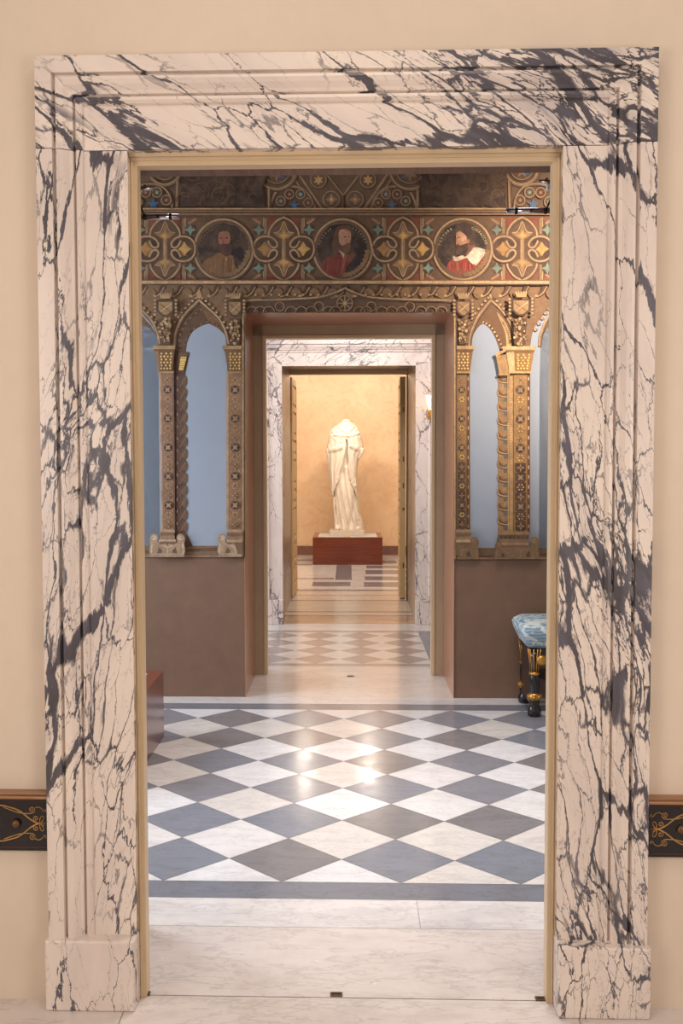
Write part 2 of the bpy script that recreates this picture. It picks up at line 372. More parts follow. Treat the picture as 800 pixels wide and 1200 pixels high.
# statue room: white field with a grey key pattern, read off the floor itself
fb.quad((RX0, 12.3, -.0004), (RX1, 12.3, -.0004), (RX1, 17.2, -.0004), (RX0, 17.2, -.0004), M['floor_white'])
def far_rect(x0, x1, yp0, yp1, mt='band'):          # x in photo columns at row yp0 (left/right), yp rows
    ax, ay = floor_xy(x0, yp0); bx, _ = floor_xy(x1, yp0); _, cy = floor_xy(x0, yp1)
    fb.quad((ax, ay, .0004), (bx, ay, .0004), (bx, cy, .0004), (ax, cy, .0004), M[mt])
far_rect(300, 520, 692.5, 690.5)
far_rect(365, 410.5, 687, 682)
far_rect(392.5, 412, 679.5, 662.0)
far_rect(300, 391, 679.0, 677.0, 'tile_g2')
far_rect(426.5, 520, 687.5, 682.2)
far_rect(427.5, 520, 679.7, 675.5)
far_rect(428.5, 520, 672.7, 668.0)
far_rect(429.5, 520, 666.0, 662.8)
far_rect(300, 366, 662.3, 660.5)
far_rect(448, 465, 660.3, 657.0)
far_rect(300, 366, 657.5, 655.5, 'tile_g2')
fb.build('floor', kind='structure')

# walls across the axis
wall_with_opening('wall_front', 2.965, 3.44, .701, 2.555, M['wall_front'], M['wall_white'], M['dark'])
wall_with_opening('wall_back', 6.862, 7.76, .694, 2.556, M['dado'], M['wall_white'], M['dark'])
wall_with_opening('wall_middle', 9.95, 11.72, .70, 2.60, M['wall_white'], M['marmorino'], M['dark'])
MB().box(RX0 - .2, RX1 + .2, 17.1, 17.3, 0, TOP, M['marmorino']).build('wall_far', kind='structure')
MB().box(RX0 - .2, RX1 + .2, -3.2, -3.0, 0, TOP, M['wall_front']).build('wall_behind', kind='structure')
MB().box(RX0, RX1, 17.07, 17.1, 0, .15, M['base_far']).build('baseboard_far', kind='structure')
MB().box(RX1, RX1 + .2, -3, 17.1, 0, TOP, M['wall_white']).build('wall_right', kind='structure')
# the left wall has a tall window in each of the two middle rooms
b = MB(); wins = [(4.6, 6.3), (8.15, 9.6)]; ya = -3.0
for (w0, w1) in wins:
    b.box(RX0 - .2, RX0, ya, w0, 0, TOP, M['wall_white']); b.box(RX0 - .2, RX0, w0, w1, 0, .7, M['wall_white']); b.box(RX0 - .2, RX0, w0, w1, 2.9, TOP, M['wall_white']); ya = w1
b.box(RX0 - .2, RX0, ya, 17.1, 0, TOP, M['wall_white']); b.build('wall_left', kind='structure')
for i, (w0, w1) in enumerate(wins):
    e = empty('window_%d' % (i + 1), (RX0 - .1, (w0 + w1) / 2, .7), kind='structure')
    f = MB(); W = (w1 - w0) / 2
    for y in (-W, -.03, W - .06): f.box(-.03, .03, y, y + .06, 0, 2.2, M['cream'])
    for z in (0, 1.07, 2.14): f.box(-.028, .028, -W, W, z, z + .06, M['cream'])
    f.build('window_frame', e)
MB().box(RX0 - .2, RX1 + .2, -3.2, 17.3, TOP, TOP + .1, M['ceiling']).build('ceiling', kind='structure')
for sx, sd in ((-1, 'left'), (1, 'right')):
    xa, xb = sorted((sx * .690, sx * RX1))

# ------------------------------------------------------------------ moulded marble casings
NX = -.0125                      # the near doorway stands a touch left of the others
def casing(name, xo, zt, w, ys, prof, mats, plinth_h, plinth_out, zj, label, inner_y, split=True, z0=0, cx=0.0):
    """prof: (distance from the outer edge, distance forward of ys). xo half width outside, zt top, w width of face"""
    root = empty(name, (cx, ys, 0), label=label, cat='door casing', kind='structure')
    mt, mL, mR, mP = mats
    L = MB()
    n = len(prof)
    for i in range(n - 1):
        (t0, d0), (t1, d1) = prof[i], prof[i + 1]
        L.quad((-xo + t0, -d0, zj), (-xo + t1, -d1, zj), (-xo + t1, -d1, zt - t1), (-xo + t0, -d0, zt - t0), mt)
        L.quad((-xo + t0, -d0, zt - t0), (-xo + t1, -d1, zt - t1), (xo - t1, -d1, zt - t1), (xo - t0, -d0, zt - t0), mt)
        L.quad((xo - t0, -d0, zt - t0), (xo - t1, -d1, zt - t1), (xo - t1, -d1, zj), (xo - t0, -d0, zj), mt)
    d0 = prof[0][1]; dn = prof[-1][1]; yb = inner_y - ys
    L.quad((-xo, 0.03, zt), (-xo, -d0, zt), (xo, -d0, zt), (xo, .03, zt), mt)
    L.quad((-xo, .03, zj), (-xo, -d0, zj), (-xo, -d0, zt), (-xo, .03, zt), mt)
    L.quad((xo, -d0, zj), (xo, .03, zj), (xo, .03, zt), (xo, -d0, zt), mt)
    L.quad((-xo + w, -dn, zj), (-xo + w, yb, zj), (xo - w, yb, zj), (xo - w, -dn, zj), mt)
    L.build('lintel', root)
    for sx, mm, nm in ((-1, mL, 'left'), (1, mR, 'right')):
        J = MB(); zz = zj - .002
        for i in range(n - 1):
            (t0, d0), (t1, d1) = prof[i], prof[i + 1]
            q = [(sx * (xo - t0), -d0, plinth_h), (sx * (xo - t1), -d1, plinth_h), (sx * (xo - t1), -d1, zz), (sx * (xo - t0), -d0, zz)]
            J.add(q, [(0, 1, 2, 3) if sx < 0 else (3, 2, 1, 0)], mm)
        q = [(sx * xo, .03, plinth_h), (sx * xo, -prof[0][1], plinth_h), (sx * xo, -prof[0][1], zz), (sx * xo, .03, zz)]
        J.add(q, [(0, 1, 2, 3) if sx < 0 else (3, 2, 1, 0)], mm)
        q = [(sx * (xo - w), -dn, plinth_h), (sx * (xo - w), yb, plinth_h), (sx * (xo - w), yb, zz), (sx * (xo - w), -dn, zz)]
        J.add(q, [(0, 1, 2, 3) if sx < 0 else (3, 2, 1, 0)], mm)
        J.build('jamb', root)
        B = MB(); a, c = sorted((sx * (xo + .008), sx * (xo - w - .004))); B.box(a, c, -plinth_out, yb, z0, plinth_h, mP)
        B.build('plinth', root, bevel=.006)
    return root
PROF = [(0, .040), (.046, .040), (.048, .024), (.053, .022), (.056, .036), (.064, .037), (.076, .031), (.090, .020), (.099, .016), (.102, .004), (.106, .004), (.109, .022), (.118, .024), (.126, .018), (.129, .010), (.252, .010)]
casing('door_1', .8555, 2.703, .247, 2.955, [(t * .25 / .252, d) for t, d in PROF], (M['casing_T'], M['casing_L'], M['casing_R'], M['plinthm']), .208, .058, 2.452,
       'wide moulded door surround of white marble with dark blue-grey veins, nearest the viewer', 3.0, cx=NX)
casing('door_3', .885, 2.715, .25, 9.95, [(t * .25 / .252, d * 1.2) for t, d in PROF], (M['casing2_T'], M['casing2'], M['casing2'], M['casing2']), .235, .055, 2.497,
       'pale grey-veined marble door surround beyond the painted wall, framing the statue', 9.95)

# near doorway: cream wooden frame set inside the marble, brown lining behind it
def frame(name, x_out, x_in, z_out, z_in, y0, y1, mv, mh, parent=None, bead=.006, loc=(0, 0, 0), **kw):
    b = MB(); w = x_out - x_in
    for sx in (-1, 1):
        for (a, c, ya) in ((x_out, x_out - w * .30, y0), (x_out - w * .30, x_out - w * .42, y0 + bead), (x_out - w * .42, x_out - w * .62, y0 + bead * .3), (x_out - w * .62, x_in, y0 + bead * 1.3)):
            b.box(sx * a, sx * c, ya, y1, 0, z_in + (c - x_in), mv)
    for (a, c, ya) in ((0, .30, y0), (.30, .42, y0 + bead), (.42, .62, y0 + bead * .3), (.62, 1, y0 + bead * 1.3)):
        h = z_out - z_in; xa = x_out - w * a
        b.box(-xa, xa, ya, y1, z_out - h * c, z_out - h * a, mh)
    return b.build(name, parent, **kw)
fr = frame('door_frame', .6145, .5865, 2.452, 2.419, 2.975, 3.03, M['cream'], M['creamX'], label='cream painted wooden frame lining the near marble surround', cat='door frame', kind='structure'); fr.location.x = NX
lb = MB()
for sx in (-1, 1):
    lb.box(sx * .69, sx * .6755, 3.0, 3.45, 0, 2.513, M['reveal'])
    lb.box(sx * .69, sx * .608, 3.0, 3.028, 0, 2.513, M['dark'])  # dark filler: shade of the slot behind the marble edge, given as colour
lb.box(-.69, .69, 3.0, 3.45, 2.513, 2.554, M['revealX'])
lb.build('trim_1', kind='structure').location.x = NX

# second doorway: wood reveal, tan frame with cream inner bead
lb = MB()
for sx in (-1, 1):
    lb.box(sx * .6935, sx * .690, 6.856, 7.66, 0, 2.552, M['pinkwood'])
lb.box(-.6935, .6935, 6.856, 7.66, 2.552, 2.5555, M['pinkwoodX'])
d2 = lb.build('door_2', label='brown grained wood lining of the middle doorway through the painted wall', cat='door lining', kind='structure')
b = MB()
for sx in (-1, 1):
    b.box(sx * .69, sx * .622, 7.575, 7.66, 0, 2.552, M['tan']); b.box(sx * .622, sx * .604, 7.567, 7.67, 0, 2.475, M['cream'])
    b.box(sx * .604, sx * .600, 7.575, 7.66, 0, 2.456, M['cream'])
b.box(-.69, .69, 7.575, 7.66, 2.475, 2.552, M['tan']); b.box(-.604, .604, 7.567, 7.67, 2.456, 2.475, M['creamX'])
b.build('door_frame', label='tan and cream wooden frame at the back of the middle doorway', cat='door frame', kind='structure')

# third doorway: marble reveals, cream head and two opened leaves
b = MB()
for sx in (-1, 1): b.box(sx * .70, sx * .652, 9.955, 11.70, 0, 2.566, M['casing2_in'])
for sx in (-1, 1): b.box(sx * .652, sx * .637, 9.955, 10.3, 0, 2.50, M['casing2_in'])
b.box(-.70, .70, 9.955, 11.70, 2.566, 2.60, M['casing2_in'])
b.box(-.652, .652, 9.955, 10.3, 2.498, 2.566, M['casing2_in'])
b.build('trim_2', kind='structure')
b = MB(); b.box(-.66, .66, 11.62, 11.71, 2.52, 2.566, M['creamX']); b.box(-.66, .66, 11.60, 11.62, 2.535, 2.566, M['creamX']); b.box(.645, .70, 11.60, 11.72, 0, 2.52, M['dark']); b.build('trim_3', kind='structure')  # the tall dark slab is added to stand for the shaded gap beside the leaf

def leaf(name, hinge, sx, ang, label):
    e = empty(name, hinge, label=label, cat='door', kind='structure')
    W, T, H = .66, .05, 2.50
    b = MB(); 
    b.box(0, sx * -.0 + T, 0, W, .012, H, M['leaf'])
    o = b.build('leaf_board', e, bevel=.003)
    # raised rails and panels, on the face that looks into the doorway
    fx = T if sx < 0 else 0.0; s = 1 if sx < 0 else -1
    r = MB()
    zs = [.012, .16, .36, .52, .72, .84, 1.12, 1.24, 1.48, 1.58, 1.86, 1.96, 2.10, 2.20, 2.36, 2.50]
    for y0, y1 in ((0, .09), (W - .09, W)): r.box(fx, fx + s * .014, y0, y1, .012, H, M['leaf'])
    cuts = [(.012, .14), (.36, .42), (.62, .68), (1.02, 1.08), (1.24, 1.30), (1.58, 1.64), (1.80, 1.86), (2.12, 2.18), (2.42, 2.50)]
    for z0, z1 in cuts: r.box(fx, fx + s * .014, .09, W - .09, z0, z1, M['leaf'])
    r.build('leaf_rails', e, bevel=.003)
    for (a, c) in zip(cuts[:-1], cuts[1:]):
        p = MB(); p.box(fx, fx + s * .012, .12, W - .12, a[1] + .03, c[0] - .03, M['leaf']); p.build('panel', e, bevel=.006)
    h = MB()
    for z in (.35, 1.25, 1.55, 2.1):
        h.box(T * .35, T * .65, -.004, .0, z, z + .06, M['brass'])
    h.tube([(T * .5, -.004, 1.02), (T * .5, -.03, 1.02)], .012, M['brass']); h.build('lock_plates', e)
    e.rotation_euler.z = ang
    return e
leaf('door_4', (-.702, 11.73, 0), -1, radians(-2.0), 'cream panelled door leaf folded back on the left of the statue room doorway')
leaf('door_5', (.588, 11.73, 0), 1, radians(-1.0), 'cream door leaf seen edge-on at the right of the statue room doorway')

# ------------------------------------------------------------------ black and gold dado rails on the near wall
def spiral(cx, cz, r0, turns, a0, dirn, n=28, rend=.15):
    return [(cx + (r0 * (1 - (1 - rend) * t / (n - 1))) * cos(a0 + dirn * 2 * pi * turns * t / (n - 1)), cz + (r0 * (1 - (1 - rend) * t / (n - 1))) * sin(a0 + dirn * 2 * pi * turns * t / (n - 1))) for t in range(n)]
def bez(p0, p1, p2, p3, n=14):
    return [tuple((1 - t) ** 3 * a + 3 * (1 - t) ** 2 * t * b_ + 3 * (1 - t) * t * t * c + t ** 3 * d for a, b_, c, d in zip(p0, p1, p2, p3)) for t in [i / (n - 1) for i in range(n)]]
def rail(sx, label):
    x_in = .868 if sx < 0 else .845
    e = empty('dado_rail', (sx * x_in, 2.965, .452), label=label, cat='dado rail', group='black and gold rails on the near wall' if False else None)
    Ln = RX1 - x_in
    b = MB(); b.box(0, sx * Ln, -.022, 0, 0, .160, M['lacquer']); b.build('rail_board', e, bevel=.003)
    b = MB(); b.box(0, sx * Ln, -.045, 0, .160, .168, M['railtop']); b.box(0, sx * Ln, -.036, 0, .168, .176, M['railtop']); b.build('rail_ledge', e, bevel=.002)
    b = MB()
    for z in (.010, .150): b.box(0, sx * Ln, -.0232, -.02, z, z + .0022, M['redline'])
    b.build('painted_lines', e)
    g = MB()
    def line(pts, r=.0016):
        g.tube([(sx * x, -.0225, z) for x, z in pts], r, M['goldpaint'], 6)
    k = .0  # one motif is about .33 m long, mirrored about its middle
    per = .34
    for q in range(int(Ln / per) + 1):
        for mir in (1, -1):
            ox = q * per + (0 if mir == 1 else per)
            if q * per + per > Ln: continue
            T = lambda pts: [(ox + mir * x, z) for x, z in pts]
            c = .082
            for v in (1, -1):
                V = lambda pts: T([(x, c + v * z) for x, z in pts])
                line(V(spiral(.052, .040, .010, 1.6, -pi / 2, -1)), .0013)
                line(V(bez((.052, .030), (.085, .026), (.10, .035), (.135, .047))), .0015)
                line(V(bez((.044, .044), (.034, .052), (.026, .048), (.020, .040)) + spiral(.014, .040, .006, .9, 0, -1, 12)), .0012)
                line(V(bez((.030, .000), (.060, .006), (.070, .030), (.098, .042)) + [(.115, .047), (.135, .052), (.17, .055)]), .0022)
                line(V(spiral(.040, .014, .009, 1.4, -pi / 2, 1)), .0013)
                line(V(bez((.030, .0), (.016, .008), (.014, .022), (.022, .022)) + bez((.022, .022), (.030, .018), (.028, .008), (.030, 0))), .0013)
            line(T([(.030, c), (.022, c + .002), (.012, c), (.018, c - .006), (.026, c - .002)]), .0014)
    g.build('gold_scrolls', e)
    kx = .098; b = MB(); b.lathe([(.0, .0), (.012, .0), (.014, .004), (.011, .010), (.004, .013), (0, .013)], (0, 0, 0), M['brass'], 14)
    o = b.build('knob', e); o.location = (sx * .098, -.022, .082); o.rotation_euler = (radians(90), 0, 0)
    return e
rail(-1, 'black rail with gold scrolls on the wall left of the near marble surround')
rail(1, 'black rail with gold scrolls on the wall right of the near marble surround')

# ------------------------------------------------------------------ small fittings of the doorways
for (px, py, w, lab, y) in ((394, 1166, .036, 'small brass bolt plate in the middle of the near threshold', 3.02), (170, 1165, .03, 'dark brass plate at the foot of the left cream frame', 3.0), (633, 1171, .03, 'dark brass plate at the foot of the right cream frame', 3.0), (410.5, 792.5, .05, 'dark bolt slot in the floor of the middle doorway', 7.5)):
    X, Y = floor_xy(px, py)
    b = MB(); b.box(-w / 2, w / 2, -.011, .011, 0, .004, M['brass']); b.box(-w / 2 + .005, w / 2 - .005, -.004, .004, .004, .005, M['dark'])
    b.build('floor_bolt_plate', bevel=.001, label=lab, cat='door fitting').location = (X, Y, 0)
def tube_fit(sx, z, y, L, lab):
    e = empty('door_closer', (NX + sx * .6755, y, z), label=lab, cat='door fitting')
    b = MB(); b.tube([(0, 0, 0), (-sx * L, 0, 0)], .0095, M['chrome'], 16); b.build('arm_tube', e)
    for t in (.18, .78):
        b = MB(); b.tube([(-sx * (L * t), 0, 0), (-sx * (L * t + .008), 0, 0)], .0112, M['blackm'], 16); b.build('collar', e)
    b = MB(); b.tube([(-sx * L * .18, 0, .008), (-sx * .01, .01, .05)], .003, M['blackm'], 8); b.build('strut', e)
    return e
tube_fit(-1, 2.372, 3.40, .140, 'chrome tube bracket on the left side of the brown doorway lining')
tube_fit(1, 2.380, 3.40, .158, 'longer chrome tube bracket at the right side of the near doorway')
for sx, lab in ((-1, 'small chrome clip above the tube bracket on the left doorway lining'), (1, 'small chrome clip with a white block above the right tube bracket')):
    e = empty('door_clip', (NX + sx * .6755, 3.40, 2.462 if sx < 0 else 2.470), label=lab, cat='door fitting')
    b = MB(); b.tube([(0, 0, 0), (-sx * .055, 0, .002)], .0065, M['chrome'], 12); b.tube([(-sx * .03, 0, -.004), (-sx * .03, 0, .012)], .005, M['chrome'], 10); b.build('clip_body', e)
    b = MB()
    if sx > 0: b.box(-.03, -.004, -.012, .012, -.026, -.006, M['whitep'])
    else: b.box(.012, .02, -.006, .006, -.012, -.005, M['whitep'])
    b.build('stop_block', e, bevel=.002)

# ------------------------------------------------------------------ the painted wall
class Paint:
    """flat painting in thin coats on the wall; coordinates are photo measurements transferred to the wall plane"""
    def __init__(s, base=0): s.b = MB(); s.k = base
    def P(s, x, y): X, Z = wall_xz(x, y); return (X, -.0010 - s.k * .00012, Z)
    def coat(s): s.k += 1
    def poly(s, pts, c):
        s.coat(); mt = pig(c) if isinstance(c, tuple) else c
        vs = [s.P(*p) for p in pts]
        a = sum(vs[i][0] * vs[(i + 1) % len(vs)][2] - vs[(i + 1) % len(vs)][0] * vs[i][2] for i in range(len(vs)))
        if a < 0: vs = vs[::-1]
        from mathutils.geometry import tessellate_polygon
        tri = tessellate_polygon([[Vector(v) for v in vs]])
        s.b.add(vs, [tuple(t) for t in tri], mt); return s
    def rect(s, x0, y0, x1, y1, c): return s.poly([(x0, y0), (x1, y0), (x1, y1), (x0, y1)], c)
    def ell(s, cx, cy, rx, ry, c, n=20): return s.poly([(cx + rx * cos(2 * pi * i / n), cy + ry * sin(2 * pi * i / n)) for i in range(n)], c)
    def line(s, pts, w, c, closed=False):
        s.coat(); mt = pig(c) if isinstance(c, tuple) else c; n = len(pts); L = []; R = []
        for i, p in enumerate(pts):
            if closed: a, b_ = pts[i - 1], pts[(i + 1) % n]
            else: a, b_ = pts[max(i - 1, 0)], pts[min(i + 1, n - 1)]
            dx, dy = b_[0] - a[0], b_[1] - a[1]; q = hypot(dx, dy) or 1; nx, ny = -dy / q * w / 2, dx / q * w / 2
            L.append((p[0] + nx, p[1] + ny)); R.append((p[0] - nx, p[1] - ny))
        vs = [s.P(*p) for p in L] + [s.P(*p) for p in R]
        fs = [(i, (i + 1) % n, n + (i + 1) % n, n + i) for i in range(n if closed else n - 1)]
        # keep the faces turned to the viewer's room (normal -y)
        A, B_, C_ = (Vector(vs[k]) for k in fs[0][:3])
        if (B_ - A).cross(C_ - A).y > 0: fs = [f[::-1] for f in fs]
        s.b.add(vs, fs, mt); return s
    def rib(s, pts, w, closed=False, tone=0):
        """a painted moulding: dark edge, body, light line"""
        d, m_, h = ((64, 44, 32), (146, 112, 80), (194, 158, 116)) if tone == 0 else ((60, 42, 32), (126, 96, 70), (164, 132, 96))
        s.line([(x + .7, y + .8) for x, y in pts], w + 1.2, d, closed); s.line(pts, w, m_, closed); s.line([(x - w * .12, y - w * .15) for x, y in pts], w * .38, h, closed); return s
    def star(s, cx, cy, r, c, n=4, inner=.35, a0=0.0):
        return s.poly([(cx + (r if i % 2 == 0 else r * inner) * sin(a0 + pi * i / n), cy - (r if i % 2 == 0 else r * inner) * cos(a0 + pi * i / n)) for i in range(2 * n)], c)
    def build(s, name, parent, **kw): return s.b.build(name, parent, **kw)
def circ(cx, cy, r, n=28, a0=0, a1=2 * pi, ry=None):
    full = abs(a1 - a0 - 2 * pi) < 1e-6
    return [(cx + r * cos(a0 + (a1 - a0) * i / (n if full else n - 1)), cy + (ry or r) * sin(a0 + (a1 - a0) * i / (n if full else n - 1))) for i in range(n)]
def sm(pts, n=6, closed=False):          # Catmull-Rom
    out = []; N = len(pts)
    rng = range(N) if closed else range(N - 1)
    for i in rng:
        g = (lambda k: pts[k % N]) if closed else (lambda k: pts[min(max(k, 0), N - 1)])
        p0, p1, p2, p3 = g(i - 1), g(i), g(i + 1), g(i + 2)
        for j in range(n):
            t = j / n
            out.append(tuple(.5 * (2 * b_ + (c - a) * t + (2 * a - 5 * b_ + 4 * c - d) * t * t + (3 * b_ - a - 3 * c + d) * t ** 3) for a, b_, c, d in zip(p0, p1, p2, p3)))
    if not closed: out.append(pts[-1])
    return out
mural = empty('wall_mural', (0, MURAL_Y, 0), label='painted gothic arches, gilded columns and portrait roundel frieze on the middle wall', cat='mural')
DK, DK2, BR, OC, LT, GD = (66, 46, 34), (98, 72, 52), (128, 96, 68), (146, 112, 80), (184, 148, 108), (196, 150, 82)
RED, GRN, BLU, TEAL = (124, 74, 54), (98, 122, 100), (58, 96, 128), (112, 138, 128)

# ground coats
XL, XR = 30, 790          # the painting goes on past what the doorway shows
p = Paint(0)
p.rect(XL, 60, XR, 250, DK2); p.rect(XL, 250, XR, 334, DK2); p.rect(XL, 333, XR, 366.5, BR)
p.poly([(XL, 333), (286.5, 333), (286.5, 653.5), (XL, 652)], BR); p.poly([(531.5, 333), (XR, 333), (XR, 659), (531.5, 656)], BR)
p.build('painted_ground', mural)

# --- upper frieze
p = Paint(8); rr = random.Random(11)
def med(x, y, r, c, pts=8, bgc=DK):
    p.rib(circ(x, y, r), 1.8, True, 1); p.ell(x, y, r - 1.4, r - 1.4, bgc); p.star(x, y, r * .72, c, pts, .5)
    p.ell(x, y, r * .18, r * .18, LT)
for (u, side) in ((0, 1), (0, -1)):
    p = Paint(8)
    X = lambda x: 402 + side * (x - 402)
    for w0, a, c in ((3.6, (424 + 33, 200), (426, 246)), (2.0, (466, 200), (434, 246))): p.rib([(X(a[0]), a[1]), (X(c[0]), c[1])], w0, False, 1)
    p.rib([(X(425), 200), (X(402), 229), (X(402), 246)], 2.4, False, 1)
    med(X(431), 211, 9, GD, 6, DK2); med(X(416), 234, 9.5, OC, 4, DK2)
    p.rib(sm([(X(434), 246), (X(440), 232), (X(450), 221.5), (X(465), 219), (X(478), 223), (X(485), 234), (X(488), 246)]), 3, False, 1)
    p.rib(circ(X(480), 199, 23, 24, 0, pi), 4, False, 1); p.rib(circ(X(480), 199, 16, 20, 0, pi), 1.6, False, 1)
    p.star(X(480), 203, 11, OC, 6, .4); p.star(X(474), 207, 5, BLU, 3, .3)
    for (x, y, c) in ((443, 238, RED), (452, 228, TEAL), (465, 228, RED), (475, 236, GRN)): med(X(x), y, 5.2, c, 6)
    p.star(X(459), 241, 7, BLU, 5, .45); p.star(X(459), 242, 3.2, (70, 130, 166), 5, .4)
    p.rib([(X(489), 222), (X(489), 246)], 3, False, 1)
    p.build('tracery_bay', mural); p = Paint(60)
    # the next bay: a big ring with a leaf
    p.rib(circ(X(611), 198, 19, 24, 0, pi), 4, False, 1); p.rib(circ(X(611), 198, 13, 20, 0, pi), 1.4, False, 1); p.star(X(611), 201, 9, OC, 5, .4); p.star(X(617), 204, 4, BLU, 3, .3)
    p.rib([(X(596), 212), (X(597), 246)], 3.2, False, 1)
    p.rib(sm([(X(602), 246), (X(604), 232), (X(613), 220), (X(628), 216), (X(645), 220), (X(656), 232), (X(660), 246)]), 2.6, False, 1)
    for (x, y, c) in ((609, 235, RED), (620, 226, GRN), (633, 226, RED), (643, 237, GRN)): med(X(x), y, 5.6, c, 6)
    p.star(X(624), 240, 7.5, BLU, 5, .45)
    p.build('tracery_bay', mural)
    for dx in (60, 120):
        p = Paint(60); med(X(620 + dx), 222, 18, GD, 8, DK2); p.rib(circ(X(620 + dx), 222, 11), 1.6, True, 1); p.build('tracery_medallion', mural)
    p = Paint(140)
    # worn patch where only the ghost of the tracery is left
    pts = [(X(492 + rr.uniform(-2, 2)), 200), (X(520), 199), (X(560), 199), (X(592), 200)] + [(X(593 + rr.uniform(-3, 2)), 200 + k * 6) for k in range(1, 8)] + [(X(593 - k * 12.5), 245 + rr.uniform(-4, 1)) for k in range(9)] + [(X(493 + rr.uniform(-2, 3)), 246 - k * 6) for k in range(1, 7)]
    p.poly(pts, (52, 34, 25))
    for k in range(26):
        cx, cy = X(498 + rr.random() * 90), 204 + rr.random() * 38; r = 4 + rr.random() * 6; a = rr.random() * 6
        p.line(circ(cx, cy, r, 12, a, a + 2 + rr.random() * 3), .8 + rr.random(), rr.choice([(84, 60, 42), (70, 48, 34), (96, 70, 48)]))
    for k in range(10):
        cx, cy = X(498 + rr.random() * 90), 206 + rr.random() * 34
        p.star(cx, cy, 2.5 + rr.random() * 3, rr.choice([(78, 54, 38), (40, 26, 20)]), 5, .5, rr.random())
    p.build('worn_patch', mural)
p = Paint(230)
for y0, y1, c in ((245, 246.6, LT), (246.6, 248.4, (96, 66, 44)), (248.4, 249.4, OC), (249.4, 251.4, (70, 46, 32)), (251.4, 253, (150, 112, 78)), (328.6, 330, (110, 78, 54)), (330, 333.4, (196, 158, 114)), (333.4, 335, (70, 46, 32)), (200, 201.2, OC)):
    p.rect(XL, y0, XR, y1, c)
p.build('painted_moulding', mural)

# --- scroll frieze
p = Paint(8)
UN = [193.5, 332.5, 472, 611.5]
units = [54.5, -84] + UN + [751]
for ux in units:
    if ux < 40: continue
    p = Paint(8)
    for sx in (-1, 1):
        for sy in (-1, 1):
            p.poly([(ux + sx * 40, 292 + sy * 37), (ux + sx * 22, 292 + sy * 37), (ux + sx * 31, 292 + sy * 28)], RED)
            p.poly([(ux + sx * 19, 292 + sy * 37), (ux + sx * 7, 292 + sy * 37), (ux + sx * 17, 292 + sy * 24)], (126, 58, 40))
            p.poly([(ux + sx * 20, 292 + sy * 36), (ux + sx * 24, 292 + sy * 36), (ux + sx * 23, 292 + sy * 18), (ux + sx * 20, 292 + sy * 18)], OC)
            p.line([(ux + sx * 27, 292 + sy * 30), (ux + sx * 36, 292 + sy * 36)], 2.6, OC); p.line([(ux + sx * 27, 292 + sy * 29), (ux + sx * 36, 292 + sy * 35)], .8, LT)
            p.line([(ux + sx * 23.5, 292 + sy * 37), (ux + sx * 24.5, 292 + sy * 20)], 1.0, LT)
            p.ell(ux + sx * 29.5, 292 + sy * 22.5, 6.5, 6.5, DK)
            p.star(ux + sx * 29.5, 292 + sy * 22.5, 7.2, (108, 132, 114) if sx < 0 else (118, 140, 122), 4, .42)
    # pointed quatrefoil
    for sy in (-1, 1):
        lobe = sm([(ux - 17.5, 292 + sy * 12), (ux - 16.5, 292 + sy * 22), (ux - 9, 292 + sy * 32), (ux, 292 + sy * 37)]) + sm([(ux, 292 + sy * 37), (ux + 9, 292 + sy * 32), (ux + 16.5, 292 + sy * 22), (ux + 17.5, 292 + sy * 12)])
        p.poly([(ux - 17.5, 292)] + lobe + [(ux + 17.5, 292)], (86, 60, 40))
        p.rib(lobe, 2.6)
        p.poly([(ux - 12, 292 + sy * 18), (ux - 3, 292 + sy * 20), (ux, 292 + sy * 31), (ux + 3, 292 + sy * 20), (ux + 12, 292 + sy * 18), (ux + 4, 292 + sy * 12), (ux - 4, 292 + sy * 12)], (150, 112, 72))
        p.line(sm([(ux - 12, 292 + sy * 19), (ux - 5, 292 + sy * 21), (ux, 292 + sy * 32), (ux + 5, 292 + sy * 21), (ux + 12, 292 + sy * 19)]), 1.1, LT)
        p.star(ux, 292 + sy * 15.5, 6, GD, 4, .45)
    p.poly([(ux - 2.4, 280), (ux + 2.4, 280), (ux + 2.4, 304), (ux - 2.4, 304)], OC); p.line([(ux - .6, 280), (ux - .6, 304)], 1.0, LT)
    for sx in (-1, 1):
        cx = ux + sx * 21
        p.ell(cx, 292, 13.5, 13.5, (66, 44, 30))
        p.poly([(cx + sx * 10, 292), (cx, 283), (cx - sx * 8, 292), (cx, 301)], (128, 94, 58)); p.star(cx + sx * 2, 292, 8.5, GD if sx > 0 else (168, 122, 66), 4, .5)
        for sy in (-1, 1):
            C = sm([(ux + sx * 35.5, 292), (ux + sx * 34, 292 + sy * 7), (ux + sx * 29, 292 + sy * 12.6), (ux + sx * 21, 292 + sy * 14.6), (ux + sx * 13, 292 + sy * 12.6), (ux + sx * 8, 292 + sy * 7), (ux + sx * 8.3, 292 + sy * 2.6), (ux + sx * 12, 292 + sy * 1.4), (ux + sx * 15.5, 292 + sy * 3.5), (ux + sx * 18.5, 292 + sy * 9.5)])
            p.rib(C, 2.5)
            p.poly([(ux + sx * 10, 292 + sy * 3), (ux + sx * 11, 292 + sy * 8), (ux + sx * 17, 292 + sy * 11.5), (ux + sx * 14.5, 292 + sy * 4)], (50, 32, 22))
    p.build('quatrefoil_ornament', mural)

